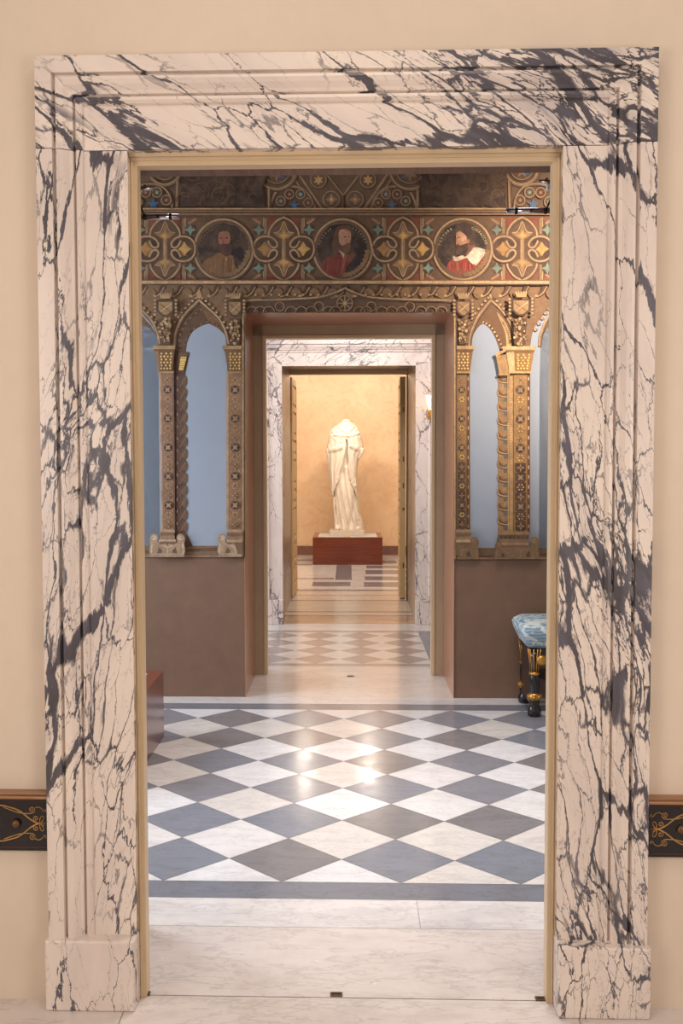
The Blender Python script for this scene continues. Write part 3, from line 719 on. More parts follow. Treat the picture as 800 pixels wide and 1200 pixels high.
# --- portrait roundels
def glyphs(paint, txt, cx, cy, r, a0, a1, size, c):
    mt = pig(c); paint.coat(); dep = paint.k
    for i, ch in enumerate(txt):
        a = a0 + (a1 - a0) * i / (len(txt) - 1)
        cu = bpy.data.curves.new('t', 'FONT'); cu.body = ch; cu.size = 1; cu.align_x = 'CENTER'; cu.align_y = 'CENTER'; cu.resolution_u = 2
        ob = bpy.data.objects.new('t', cu); COL.objects.link(ob); dg = bpy.context.evaluated_depsgraph_get(); dg.update()
        me = bpy.data.meshes.new_from_object(ob.evaluated_get(dg))
        gx, gy = cx + r * sin(a), cy - r * cos(a)
        vs = []
        for v in me.vertices:
            x, y = v.co.x * size, v.co.y * size
            X, Y, Z = paint.P(gx + x * cos(a) + y * sin(a), gy + x * sin(a) - y * cos(a)); vs.append((X, Y, Z))
        paint.b.add(vs, [tuple(f.vertices) for f in me.polygons], mt)
        bpy.data.objects.remove(ob); bpy.data.curves.remove(cu); bpy.data.meshes.remove(me)
def blob(pts, j, r_): return [(x + r_.uniform(-j, j), y + r_.uniform(-j, j)) for x, y in sm(pts, 4, True)]
def roundel(cx, cy, kind, rseed):
    q = random.Random(rseed); p = Paint(60)
    p.ell(cx, cy, 36, 37, DK2, 40); p.rib(circ(cx, cy, 34, 48, ry=35.5), 3.0, True)
    p.ell(cx, cy, 31.6, 33, (100, 74, 52), 40)
    o = p.build('roundel_border', None)
    root = put(o, None); root.name = 'portrait_roundel'; root.parent = mural
    p = Paint(68)
    jag = [(cx + (29.5 + q.uniform(-1.2, 1.4)) * cos(2 * pi * i / 44), cy + (31 + q.uniform(-1.2, 1.4)) * sin(2 * pi * i / 44)) for i in range(44)]
    if kind != 0: jag = [(x - max(0, (x - cx)) * .06, y - max(0, y - cy - 10) * .25) for x, y in jag]
    p.poly(jag, (30, 21, 22)); p.ell(cx - 3, cy - 4, 22, 22, (38, 27, 27))
    S_ = lambda pts: [(cx + (x - 375) * .09375, cy + (y - 400) * .09375) for x, y in pts]     # measured on an 800 px close-up
    P_ = lambda pts, c: p.poly(S_(pts), c)
    if kind == 2:
        P_(sm([(180, 620), (200, 560), (260, 520), (300, 490), (420, 480), (560, 470), (680, 470), (660, 560), (560, 660), (430, 725), (330, 715), (230, 680)], 4, True), (150, 52, 42))
        for k in range(16):
            x = 215 + k * 25 + q.uniform(-8, 8); p.line(S_([(x, 560 + q.uniform(-20, 20)), (x + q.uniform(-15, 15), 680 - abs(x - 400) * .2)]), .9, q.choice([(176, 74, 56), (116, 36, 32), (190, 96, 70)]))
        P_([(430, 330), (520, 300), (530, 400), (430, 470), (380, 470), (420, 400)], (120, 74, 54))
        P_(sm([(250, 480), (300, 500), (370, 470), (400, 495), (470, 430), (520, 375), (640, 400), (690, 440), (620, 500), (540, 600), (500, 560), (420, 510), (330, 540), (265, 545)], 3, True), (206, 186, 160))
        for k in range(9): p.line(S_([(430 + k * 26, 500 - k * 6), (500 + k * 18, 590 - k * 16)]), .5, (160, 134, 110))
        P_(sm([(430, 500), (520, 400), (600, 460), (520, 590)], 4, True), (222, 204, 180))
        P_(sm([(300, 185), (290, 260), (290, 340), (310, 380), (380, 390), (430, 340), (430, 220), (380, 170)], 4, True), (188, 134, 102))
        P_(sm([(330, 190), (320, 250), (350, 300), (400, 290), (410, 220)], 4, True), (206, 154, 120))
        P_(sm([(272, 160), (290, 100), (380, 70), (470, 90), (530, 190), (535, 300), (500, 350), (440, 330), (425, 260), (400, 220), (340, 175), (300, 190)], 4, True), (52, 38, 32))
        P_(sm([(295, 345), (340, 350), (385, 340), (430, 330), (440, 400), (400, 465), (330, 480), (285, 460), (290, 400)], 4, True), (60, 40, 32))
        P_([(300, 252), (345, 246), (348, 258), (305, 262)], (60, 36, 28)); P_([(288, 250), (296, 250), (308, 310), (286, 318)], (166, 110, 84)); P_([(296, 330), (335, 335), (330, 345), (300, 345)], (130, 62, 52))
        p.ell(*S_([(445, 300)])[0], 1.6, 2.6, (166, 108, 82))
        glyphs(p, 'VETTORE', cx, cy + 1, 28.0, -1.33, -.52, 4.2, (206, 196, 150))
        glyphs(p, 'CARPACCIO', cx, cy + 1, 28.0, .42, 1.27, 4.2, (224, 204, 140))
    elif kind == 1:
        P_(sm([(110, 640), (130, 540), (200, 490), (300, 460), (440, 460), (560, 460), (640, 520), (620, 620), (470, 700), (340, 740), (230, 720)], 4, True), (112, 38, 34))
        P_(sm([(560, 460), (660, 520), (640, 620), (560, 700), (430, 725), (400, 660), (470, 540)], 4, True), (34, 26, 30))
        for k in range(11):
            x = 150 + k * 26; p.line(S_([(x + 20, 520), (x + q.uniform(-12, 12), 680)]), .9, q.choice([(130, 48, 42), (84, 28, 28), (146, 64, 54)]))
        P_([(375, 500), (400, 450), (430, 470), (380, 690), (350, 700)], (142, 70, 58))
        P_(sm([(300, 120), (390, 95), (480, 120), (500, 200), (470, 330), (430, 430), (330, 440), (250, 470), (240, 330), (270, 200)], 4, True), (84, 54, 40))
        P_(sm([(330, 170), (400, 145), (470, 180), (470, 290), (430, 350), (370, 350), (330, 300)], 4, True), (180, 128, 100))
        P_(sm([(370, 350), (430, 330), (475, 340), (460, 420), (400, 445), (365, 400)], 4, True), (98, 64, 42))
        P_([(385, 235), (415, 232), (415, 246), (388, 248)], (50, 30, 26)); P_([(445, 235), (465, 235), (465, 247), (447, 247)], (50, 30, 26)); P_([(425, 245), (440, 300), (420, 305)], (146, 96, 74)); P_([(410, 318), (455, 318), (450, 330), (412, 330)], (110, 52, 44))
        P_([(320, 400), (400, 450), (380, 510), (370, 480)], (190, 150, 124))
        for a0 in (-1.3, .45):
            for k in range(7):
                a = a0 + k * .13; x, y = cx + 27.5 * sin(a), cy + 1 - 27.5 * cos(a); p.line([(x, y), (x + 2 * sin(a + .3 * (k % 3 - 1)), y - 2.4 * cos(a))], .7, (170, 158, 126))
    else:
        P_(sm([(120, 620), (140, 530), (230, 490), (300, 440), (400, 450), (500, 480), (560, 530), (580, 640), (480, 720), (340, 730), (240, 690)], 4, True), (120, 84, 52))
        for k in range(12):
            x = 170 + k * 32; p.line(S_([(x + 10, 510), (x + q.uniform(-20, 20), 690)]), 1.0, q.choice([(146, 106, 66), (92, 62, 40), (132, 96, 62)]))
        P_(sm([(500, 480), (600, 540), (650, 600), (560, 680), (520, 600)], 4, True), (44, 30, 28))
        P_(sm([(310, 110), (400, 90), (480, 130), (500, 250), (470, 340), (330, 330), (300, 220)], 4, True), (40, 26, 24))
        P_(sm([(320, 190), (380, 170), (440, 180), (460, 260), (430, 360), (370, 380), (320, 330), (310, 260)], 4, True), (150, 92, 70))
        P_(sm([(330, 340), (400, 330), (470, 330), (480, 420), (440, 480), (380, 470), (330, 420)], 4, True), (70, 44, 34))
        P_([(325, 250), (360, 247), (360, 262), (328, 262)], (44, 26, 24)); P_([(395, 247), (430, 247), (430, 262), (396, 262)], (44, 26, 24)); P_([(365, 250), (385, 325), (360, 330)], (120, 70, 54))
        P_([(405, 490), (420, 520), (412, 540)], (206, 170, 130))
        for k in range(6):
            a = -1.15 + k * .13; x, y = cx + 27.5 * sin(a), cy + 1 - 27.5 * cos(a); p.line([(x, y), (x + 2 * sin(a), y - 2.4 * cos(a))], .7, (140, 122, 92))
    # chipped paint along the lower right rim
    for k in range(9):
        a = .1 + k * .17; x, y = cx + 29 * cos(a), cy + 30 * sin(a); p.poly(blob([(x - 3, y - 2), (x + 2.6, y - 2.4), (x + 2.4, y + 2), (x - 2, y + 2.2)], .5, q), (132, 100, 68))
    p.build('portrait', root)
roundel(262, 293, 0, 1); roundel(401.5, 293, 1, 2); roundel(542, 292.5, 2, 3)
for rx_ in (123, 681.5, 741 + 79):
    if rx_ > 800: continue
    p = Paint(60); p.ell(rx_, 292.5, 36, 37, DK2, 40); p.rib(circ(rx_, 292.5, 34, 48, ry=35.5), 3.0, True); p.ell(rx_, 292.5, 31, 32, (36, 26, 26), 40); p.star(rx_, 292.5, 24, BR, 8, .6); p.build('plain_roundel', mural)

# --- arcade: sky, arches, columns
SKY = plaster('painted_sky', (152, 159, 171))
def leaves_under_moulding(p, x0, x1, top=335):
    x = x0; r_ = random.Random(int(x0))
    while x < x1:
        p.poly(sm([(x, top), (x + 6, top + 1), (x + 4, top + 9), (x - 4, top + 13), (x - 7, top + 11), (x - 2, top + 6)], 3, True), (70, 46, 30))
        p.line(sm([(x - 6, top + 13), (x, top + 9), (x + 5, top + 1)]), 1.2, (178, 140, 96)); p.ell(x - 7, top + 12, 1.8, 1.6, LT, 8)
        p.ell(x + 10, top + 9, 6, 6.5, (132, 98, 66), 12)
        x += 21.3
def cluster(p, cx, y0, y1, w, r_):
    p.poly([(cx - w, y0), (cx + w, y0), (cx + w * .8, y1), (cx - w * .8, y1)], (84, 58, 38))
    for k in range(34):
        x, y = cx + r_.uniform(-w, w) * .85, r_.uniform(y0, y1); r = r_.uniform(1.1, 2.4)
        p.ell(x + .5, y + .6, r, r, (74, 50, 32), 7); p.ell(x, y, r * .85, r * .85, r_.choice([(186, 148, 104), (206, 172, 126), (158, 120, 82)]), 7)
def shield(p, cx, cy, w, h, r_):
    p.poly(sm([(cx - w, cy - h), (cx, cy - h * .9), (cx + w, cy - h), (cx + w * .95, cy + h * .4), (cx + w * .3, cy + h), (cx - w * .3, cy + h), (cx - w * .95, cy + h * .4)], 3, True), (70, 46, 30))
    p.poly([(cx - w * .8, cy - h * .8), (cx + w * .8, cy - h * .8), (cx + w * .78, cy + h * .3), (cx + w * .2, cy + h * .85), (cx - w * .2, cy + h * .85), (cx - w * .78, cy + h * .3)], (160, 124, 84))
    p.line([(cx - w * .7, cy - h * .6), (cx + w * .6, cy + h * .5)], 1.0, (100, 72, 48)); p.line([(cx + w * .7, cy - h * .6), (cx - w * .6, cy + h * .5)], 1.0, (206, 172, 126))
    for sx in (-1, 1):
        for k in range(5):
            x, y = cx + sx * (w + 2.2), cy - h + k * 4.2; p.ell(x + .5, y + .5, 2.2, 2.0, (74, 50, 32), 8); p.ell(x, y, 1.6, 1.5, LT, 8)
    p.poly([(cx - 7, cy - h - 6.5), (cx + 7, cy - h - 6.5), (cx + 5.5, cy - h - 2), (cx - 5.5, cy - h - 2)], (178, 142, 98)); p.line([(cx - 7, cy - h - 1.5), (cx + 7, cy - h - 1.5)], 1.2, (70, 46, 30))
    for k in range(5): p.ell(cx - 6 + k * 3, cy - h - 7.5, 1.1, 1.3, LT, 7)
def sky_panel(pts):
    p = Paint(8); p.poly(pts, SKY); return p.build('sky_panel', mural)
def lattice(p, x0, x1, x2, x3, y0, y1):     # gold dots on a flaring capital, top x0..x1, bottom x2..x3
    rows = 6
    for i in range(rows):
        t = (i + .5) / rows; y = y0 + (y1 - y0) * t; a = x0 + (x2 - x0) * t; c = x1 + (x3 - x1) * t; n = 4 if i % 2 else 3
        for k in range(n):
            x = a + (c - a) * (k + .5 + (.0 if i % 2 else .0)) / n; p.poly([(x - 1.5, y), (x, y - 1.5), (x + 1.5, y), (x, y + 1.5)], (224, 178, 92)); p.ell(x - .3, y - .3, .6, .6, (244, 214, 140), 6)
def rosettes(p, x0, x1, y0, y1, dark, r_, xb0=None, xb1=None):
    n = int((y1 - y0) / 11.2)
    for i in range(n):
        t = (i + .5) / n; y = y0 + (y1 - y0) * t; a = x0 + ((xb0 or x0) - x0) * t; c = x1 + ((xb1 or x1) - x1) * t; cx = (a + c) / 2; w = min(5.2, (c - a) * .36)
        if dark and y > 540:
            p.rect(a + 1.5, y - 5.6, c - 1.5, y + 5.6, (66, 42, 34))
        if i % 3 == 1:
            p.ell(cx, y, w, w, (54, 38, 40), 12); p.star(cx, y, w * .95, (166, 132, 92), 4, .38, pi / 4)
        elif i % 3 == 2:
            for k in range(6): p.ell(cx + w * .62 * cos(k * pi / 3), y + w * .62 * sin(k * pi / 3), .9, .9, (226, 190, 118) if dark else (182, 150, 106), 6)
            p.ell(cx, y, .9, .9, (150, 70, 48), 6)
        else:
            p.star(cx, y, w, (176, 140, 92), 4, .3); p.star(cx, y, w * .6, (90, 62, 44), 4, .3, pi / 4)
        p.ell(a + 2.2, y + 5, .7, .7, LT, 6); p.ell(c - 2.2, y + 5, .7, .7, LT, 6)
def lion(p, x, y, sx, dark=False, sc=1.0):
    c1, c2, c3 = ((170, 140, 112), (206, 180, 150), (92, 68, 52)) if not dark else ((124, 94, 66), (142, 110, 78), (76, 54, 40))
    T = lambda pts: [(x + sx * a * sc, y + b_ * sc) for a, b_ in pts]
    p.poly(T(sm([(0, 0), (0, -12), (-1, -18), (2, -23), (7, -23), (9, -19), (8, -14), (13, -11), (18, -12), (21, -6), (21, 0)], 3, True)), c1)
    p.poly(T([(8, -1), (10, -8), (14, -4), (13, -1)]), c3); p.ell(x + sx * 4.5 * sc, y - 19 * sc, 3.2 * sc, 3 * sc, c2, 10); p.ell(x + sx * 2.6 * sc, y - 19 * sc, .8, .8, c3, 6)
    p.line(T([(1, 0), (2, -12)]), 1.6, c2); p.line(T([(13, -10), (19, -8), (20, -1)]), 1.2, c2); p.line(T([(0, .3), (22, .3)]), 1.4, c2)

def bay_left(dx, full=True):
    r_ = random.Random(40 + int(dx)); X = lambda pts: [(x + dx, y) for x, y in pts]
    # sky between the two columns of this bay, and the soffit of the arch in front of it
    sky_panel(X([(217, 640), (217, 430), (218, 412)] + sm([(219, 402), (226.5, 388), (244, 379.5), (255, 384.5), (264, 393)]) + [(266, 412), (268, 640)]))
    p = Paint(14)
    inner = sm([(206, 406), (208, 390), (217, 372), (234, 357)]) + sm([(234, 357), (248, 371), (260, 386), (264.5, 396)])
    sk = sm([(264, 393), (255, 384.5), (244, 379.5), (226.5, 388), (219, 402)]) + [(218, 412)]
    p.poly(X(inner + sk), (84, 56, 38))
    p.poly(X([(234, 357), (248, 371), (262, 389), (264, 393), (255, 384.5), (246, 380)]), (118, 82, 54))
    for k, (x, y) in enumerate(sm([(211, 408), (211, 392), (220, 376), (235, 363)], 5)): p.ell(x + dx, y, 1.1, 1.1, (150, 112, 76) if k % 2 else (50, 32, 22), 6)
    for k, (x, y) in enumerate(sm([(216.5, 404), (224, 388), (243, 377.5), (256, 382)], 5)): p.ell(x + dx, y, 1.0, 1.0, (60, 40, 28) if k % 2 else (140, 104, 70), 6)
    p.rib(X(sm([(204.5, 406), (206, 390), (214, 372), (226, 359), (233.5, 352)])), 3.0); p.rib(X(sm([(233.5, 352), (241, 359), (256, 373), (264, 388), (268, 404)])), 3.0)
    for k in range(8):
        for sx in (-1, 1):
            x = 233.5 + sx * (3.5 + k * 4.2); y = 349.5 + k * 3.2 + k * k * .25; p.ell(x + dx + .5, y + .5, 2.3, 1.9, (74, 50, 32), 8); p.ell(x + dx, y, 1.7, 1.4, LT, 8)
    p.poly(X([(230, 347), (233.5, 338), (237, 347), (233.5, 351)]), LT)
    p.build('painted_arch', mural)
    # column A
    p = Paint(30)
    p.poly(X([(204, 410), (222, 413), (221, 418), (217, 437), (217.5, 622), (226, 640), (204, 645)]), (78, 52, 40))
    for k in range(13):
        y = 440 + k * 14.2; p.poly(X(sm([(216.5, y), (219.4, y + 4), (219, y + 10), (216.5, y + 13), (212, y + 8)], 3, True)), (98, 70, 52)); p.line(X([(211, y + 13), (218, y + 2)]), .9, (134, 100, 74)); p.ell(208 + dx, y + 3, 1.0, 2.2, (150, 110, 96), 6)
    p.line(X([(204.8, 437), (205.5, 640)]), 1.6, (50, 34, 28))
    p.poly(X([(210, 413), (221, 414), (215, 436), (209, 436)]), (100, 70, 48)); lattice(p, 212 + dx, 219 + dx, 210 + dx, 215 + dx, 418, 434)
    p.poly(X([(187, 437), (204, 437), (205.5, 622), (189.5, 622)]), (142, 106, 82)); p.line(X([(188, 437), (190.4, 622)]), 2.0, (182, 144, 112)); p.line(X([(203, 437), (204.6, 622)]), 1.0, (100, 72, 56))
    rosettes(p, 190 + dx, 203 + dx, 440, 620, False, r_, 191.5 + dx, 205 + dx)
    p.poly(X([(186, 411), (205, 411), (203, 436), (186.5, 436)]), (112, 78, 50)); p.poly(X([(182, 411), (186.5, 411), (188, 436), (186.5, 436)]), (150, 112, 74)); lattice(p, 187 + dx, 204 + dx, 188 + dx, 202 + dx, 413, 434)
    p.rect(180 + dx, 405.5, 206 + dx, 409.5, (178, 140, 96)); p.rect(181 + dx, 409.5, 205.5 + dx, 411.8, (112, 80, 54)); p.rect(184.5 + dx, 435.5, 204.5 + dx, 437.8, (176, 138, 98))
    cluster(p, 194 + dx, 374, 404, 7, r_); shield(p, 195 + dx, 362, 10, 9, r_)
    for y, x0, x1, c in ((620, 188, 206, (176, 142, 112)), (623, 189, 205, (120, 90, 70)), (627, 188.5, 206, (150, 118, 92)), (631.5, 187, 207.5, (190, 156, 126)), (634, 188, 207, (110, 82, 64))): p.rect(x0 + dx, y, x1 + dx, y + 4, c)
    p.rect(186 + dx, 637, 215 + dx, 650, (90, 66, 52))
    lion(p, 177.5 + dx, 648.5, 1); lion(p, 217 + dx, 648.5, -1)
    p.rect(176 + dx, 648.5, 217 + dx, 652, (178, 148, 120)); p.build('painted_column', mural)
def ground(x0, x1, y0):
    p = Paint(12); p.rect(x0, y0, x1, y0 + 12, (122, 94, 70)); p.poly([(x0 + 4, y0 + 10), (x0 + (x1 - x0) * .9, y0 + 2), (x0 + (x1 - x0) * .9, y0 + 6), (x0 + 30, y0 + 11.5)], (92, 66, 48))
    p.rect(x0, y0 + 11.2, x1, y0 + 13.4, (150, 120, 94)); p.rect(x0, y0 + 13.4, x1, y0 + 14.4, (70, 50, 40)); p.build('painted_floor', mural)
ground(XL, 286.3, 639.5)
bay_left(0); bay_left(-80.5)
# leftmost strips of sky
sky_panel([(137.5, 640), (137.5, 412)] + sm([(139, 402), (146, 388), (163, 366), (170, 372), (178, 381), (183.5, 393), (185, 406)]) + [(188, 437), (189, 640)])
sky_panel([(XL, 640), (XL, 380)] + sm([(60, 368), (84, 366), (98, 381), (104, 406)]) + [(108, 437), (109, 640)])
def half_column(x0, x1, side, shy, dark):
    r_ = random.Random(77 + side); p = Paint(32); cx = (x0 + x1) / 2
    edge = x0 if side < 0 else x1
    p.poly([(x0, 437), (x1, 437), (x1 + .5, 622), (x0 - .3, 622)], (146, 110, 80) if not dark else (150, 112, 70))
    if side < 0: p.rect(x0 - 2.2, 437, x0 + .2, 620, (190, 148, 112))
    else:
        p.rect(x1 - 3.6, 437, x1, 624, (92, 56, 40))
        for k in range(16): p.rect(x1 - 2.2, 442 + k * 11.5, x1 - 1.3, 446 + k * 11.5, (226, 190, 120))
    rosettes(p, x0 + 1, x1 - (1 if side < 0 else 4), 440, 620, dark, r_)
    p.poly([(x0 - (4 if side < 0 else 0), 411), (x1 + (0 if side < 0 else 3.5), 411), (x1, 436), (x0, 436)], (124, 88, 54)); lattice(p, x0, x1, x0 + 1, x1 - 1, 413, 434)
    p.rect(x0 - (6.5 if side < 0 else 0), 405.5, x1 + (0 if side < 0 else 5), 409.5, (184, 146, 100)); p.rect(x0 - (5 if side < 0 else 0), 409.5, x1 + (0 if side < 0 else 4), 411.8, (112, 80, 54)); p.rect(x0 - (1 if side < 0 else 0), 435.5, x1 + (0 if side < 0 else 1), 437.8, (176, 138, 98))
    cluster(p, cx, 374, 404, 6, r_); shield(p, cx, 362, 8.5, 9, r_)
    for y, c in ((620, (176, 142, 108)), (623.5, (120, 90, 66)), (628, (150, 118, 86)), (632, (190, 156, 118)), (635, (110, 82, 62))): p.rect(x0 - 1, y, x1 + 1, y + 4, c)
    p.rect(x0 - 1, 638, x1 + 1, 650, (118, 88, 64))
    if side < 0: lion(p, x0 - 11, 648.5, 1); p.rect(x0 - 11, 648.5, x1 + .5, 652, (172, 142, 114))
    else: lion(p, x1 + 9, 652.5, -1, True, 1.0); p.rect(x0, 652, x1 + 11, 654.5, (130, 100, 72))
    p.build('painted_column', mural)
half_column(267.5, 283.5, -1, 0, False)
half_column(534.5, 550, 1, 0, True)

# right side bay
def bay_right(dx):
    r_ = random.Random(60 + int(dx)); X = lambda pts: [(x + dx, y) for x, y in pts]
    sky_panel(X([(549, 643), (550, 437), (551, 405)] + sm([(551, 405), (555, 391), (564.6, 380), (574, 386), (581, 398.5), (586, 413)]) + [(584, 437), (583.5, 625), (580, 643)]))
    p = Paint(14)
    inner = sm([(549.5, 406), (551, 394), (560, 373), (575, 357)]) + sm([(575, 357), (590, 372), (598, 388), (601, 406)])
    sk = [(590, 414), (586, 413)] + sm([(581, 398.5), (574, 386), (564.6, 380), (555, 391), (551.5, 402)])
    p.poly(X(inner + sk), (112, 78, 52)); p.poly(X(sm([(582, 366), (593, 380), (600, 404), (594, 410), (592, 392), (586, 376)], 4, True)), (190, 154, 104))
    for k, (x, y) in enumerate(sm([(564, 378), (574, 384), (582, 397), (588, 410)], 6)): p.ell(x + dx + 1, y - 1, 1.2, 1.2, (214, 180, 126) if k % 2 else (74, 50, 34), 6)
    for k, (x, y) in enumerate(sm([(590, 378), (596, 390), (598, 402)], 5)): p.star(x + dx - 1, y, 1.8, (132, 98, 62), 4, .4)
    p.rib(X(sm([(549.5, 406), (551, 393), (558, 375), (567, 362), (575, 352)])), 3.0); p.rib(X(sm([(575, 352), (586, 362), (596, 376), (602, 392), (603, 406)])), 3.0)
    for k in range(8):
        for sx in (-1, 1):
            x = 575 + sx * (3 + k * 3.9); y = 349 + k * 3.6 + k * k * .25; p.ell(x + dx + .5, y + .5, 2.4, 2.0, (84, 56, 36), 8); p.ell(x + dx, y, 1.8, 1.5, LT, 8)
    p.poly(X([(572, 346), (575, 337), (578, 346), (575, 351)]), LT)
    p.build('painted_arch', mural)
    p = Paint(34)
    p.poly(X([(583.5, 437), (597, 437), (597, 625), (583, 625)]), (160, 122, 80))
    for k in range(11):
        y = 440 + k * 16.6
        p.rect(590 + dx, y + 5, 593.4 + dx, y + 14, (78, 104, 112)); p.line(X([(592, y + 5), (597, y + 5)]), .8, (96, 66, 44))
        p.poly(X(sm([(583.4, y), (582, y + 4), (584, y + 8), (590, y + 10), (596, y + 10), (596, y + 8), (589, y + 6)], 3, True)), (104, 70, 44)); p.line(X(sm([(583, y + 1), (583.5, y + 6), (590, y + 8.4), (596, y + 8.4)])), 1.0, (206, 166, 112))
    p.poly(X([(594, 437), (601, 437), (600.5, 625), (594.5, 625)]), (196, 156, 106)); p.line(X([(595.6, 437), (596, 625)]), .8, (130, 94, 60))
    for k in range(58): p.ell(598 + dx, 441 + k * 3.15, .7, .8, (150, 112, 72), 5)
    p.poly(X([(601, 437), (617.5, 437), (617.5, 625), (601, 625)]), (160, 120, 72)); p.poly(X([(617, 437), (620.5, 437), (620, 625), (617, 625)]), (96, 48, 36))
    for k in range(16): p.rect(618 + dx, 442 + k * 11.5, 619 + dx, 446 + k * 11.5, (232, 206, 150))
    rosettes(p, 601.5 + dx, 616.5 + dx, 440, 622, True, r_)
    p.poly(X([(580, 417), (600, 415), (600, 437), (584.5, 441)]), (176, 136, 88)); p.poly(X([(600, 412), (624.5, 412), (620.5, 436), (602, 436)]), (150, 108, 60)); lattice(p, 603 + dx, 622 + dx, 604 + dx, 618 + dx, 415, 434); p.poly(X([(592, 414), (601, 412), (602, 436), (596, 438)]), (206, 172, 124))
    p.rect(588 + dx, 406.5, 627 + dx, 410.5, (206, 166, 116)); p.rect(590 + dx, 410.5, 625 + dx, 413, (132, 96, 62)); p.poly(X([(579, 415), (592, 409), (592, 412), (580, 419)]), (196, 156, 108)); p.rect(595 + dx, 435.5, 621.5 + dx, 438, (196, 156, 108)); p.rect(583 + dx, 438, 596 + dx, 440.5, (182, 142, 96))
    cluster(p, 608 + dx, 374, 405, 8, r_); shield(p, 609 + dx, 361, 11, 9.5, r_)
    for y, c in ((622, (150, 116, 80)), (626, (96, 70, 50)), (631, (136, 104, 74)), (635.5, (160, 126, 92)), (638, (112, 84, 60))): p.rect(583 + dx, y, 618 + dx, y + 5, c)
    for k in range(7): p.ell(586 + k * 5 + dx, 629, 1.2, 1.6, (60, 40, 32), 6)
    p.poly(X([(584, 641), (618, 641), (622, 654), (576, 654)]), (128, 98, 70)); lion(p, 629 + dx, 653, -1, True, 1.05); lion(p, 579 + dx, 653, 1, True, .8)
    p.build('painted_column', mural)
ground(531.5, XR, 642)
bay_right(0); bay_right(82)
sky_panel([(618, 643), (620, 437), (621, 406)] + sm([(621, 405), (625, 386), (635.5, 370.5), (646, 362), (656, 372), (664, 392), (668, 413)]) + [(665, 437), (664, 643)])
sky_panel([(701, 643), (702, 437)] + sm([(703, 405), (708, 386), (722, 368), (740, 360), (760, 372)]) + [(XR, 392), (XR, 643)])

# spandrel ornament and the band over the doorway
p = Paint(9); leaves_under_moulding(p, 60, 780); p.build('painted_leaf_row', mural)
p = Paint(40)
p.poly([(286.5, 366.5), (286.5, 354), (292, 351)] + sm([(292, 351), (330, 351), (372, 349), (395, 343), (404, 338), (413, 343), (436, 349), (480, 351), (524, 352)]) + [(531, 356), (531.5, 366.5)], (84, 60, 42))
for cx, r in ((327.6, 5.2), (373.6, 5.4), (435, 5.4), (480, 5.4)):
    p.rib(circ(cx, 359.5, r, 18), 1.6, True, 1); p.star(cx, 359.5, r * .8, (60, 40, 28), 4, .35, pi / 4)
p.rib(circ(404, 355.5, 9, 24), 2, True, 1)
for k in range(8): p.line([(404 + 2 * cos(k * pi / 4), 355.5 + 2 * sin(k * pi / 4)), (404 + 8 * cos(k * pi / 4), 355.5 + 8 * sin(k * pi / 4))], 1.2, (170, 134, 96))
p.ell(404, 355.5, 2, 2, LT, 10)
for x in (292, 302, 312, 338, 350, 362, 382, 390, 418, 426, 444, 456, 468, 490, 502, 514): p.rib(circ(x + 3, 366, 6.5, 12, pi, 2 * pi), 1.3, False, 1); p.ell(x + 3, 364, 1.6, 1.4, (60, 40, 28), 8)
p.rib([(285, 652), (285, 366)] + sm([(285, 366), (286.5, 357), (292, 352.5), (330, 351.5), (372, 349), (395, 342.5), (404, 338)]), 2.4); p.rib(sm([(404, 338), (413, 342.5), (436, 349), (480, 351.5), (524, 352.5), (531, 357), (532.5, 366)]) + [(532.6, 655)], 2.4)
for k in range(24): 
    x = 300 + k * 9.2
    if abs(x - 404) > 22: p.ell(x, 346.5, 1.9, 1.7, (74, 50, 32), 8); p.ell(x - .4, 346, 1.5, 1.3, (186, 150, 108), 8)
p.build('painted_door_tracery', mural)

# ------------------------------------------------------------------ museum plinths
def museum_plinth(x0, x1, y0, y1, h, label):
    e = empty('display_plinth', ((x0 + x1) / 2, (y0 + y1) / 2, 0), label=label, cat='plinth')
    X, Y = (x1 - x0) / 2, (y1 - y0) / 2; t = .075
    b = MB(); b.box(-X, X, -Y, Y, 0, h - .006, M['mahog'])
    for a in ((-X, X, -Y, -Y + t), (-X, X, Y - t, Y), (-X, -X + t, -Y + t, Y - t), (X - t, X, -Y + t, Y - t)): b.box(*a, h - .006, h, M['mahog'])
    b.build('plinth_body', e)
    b = MB(); b.box(-X + t, X - t, -Y + t, Y - t, h - .006, h - .001, M['inset']); b.build('top_inset', e)
    return e
museum_plinth(-.539, .501, 15.5, 16.55, .41, 'mahogany display plinth with pale inset top carrying the marble statue')
museum_plinth(-2.1, -1.06, 4.95, 5.86, .38, 'low empty mahogany plinth at the left edge of the painted room')

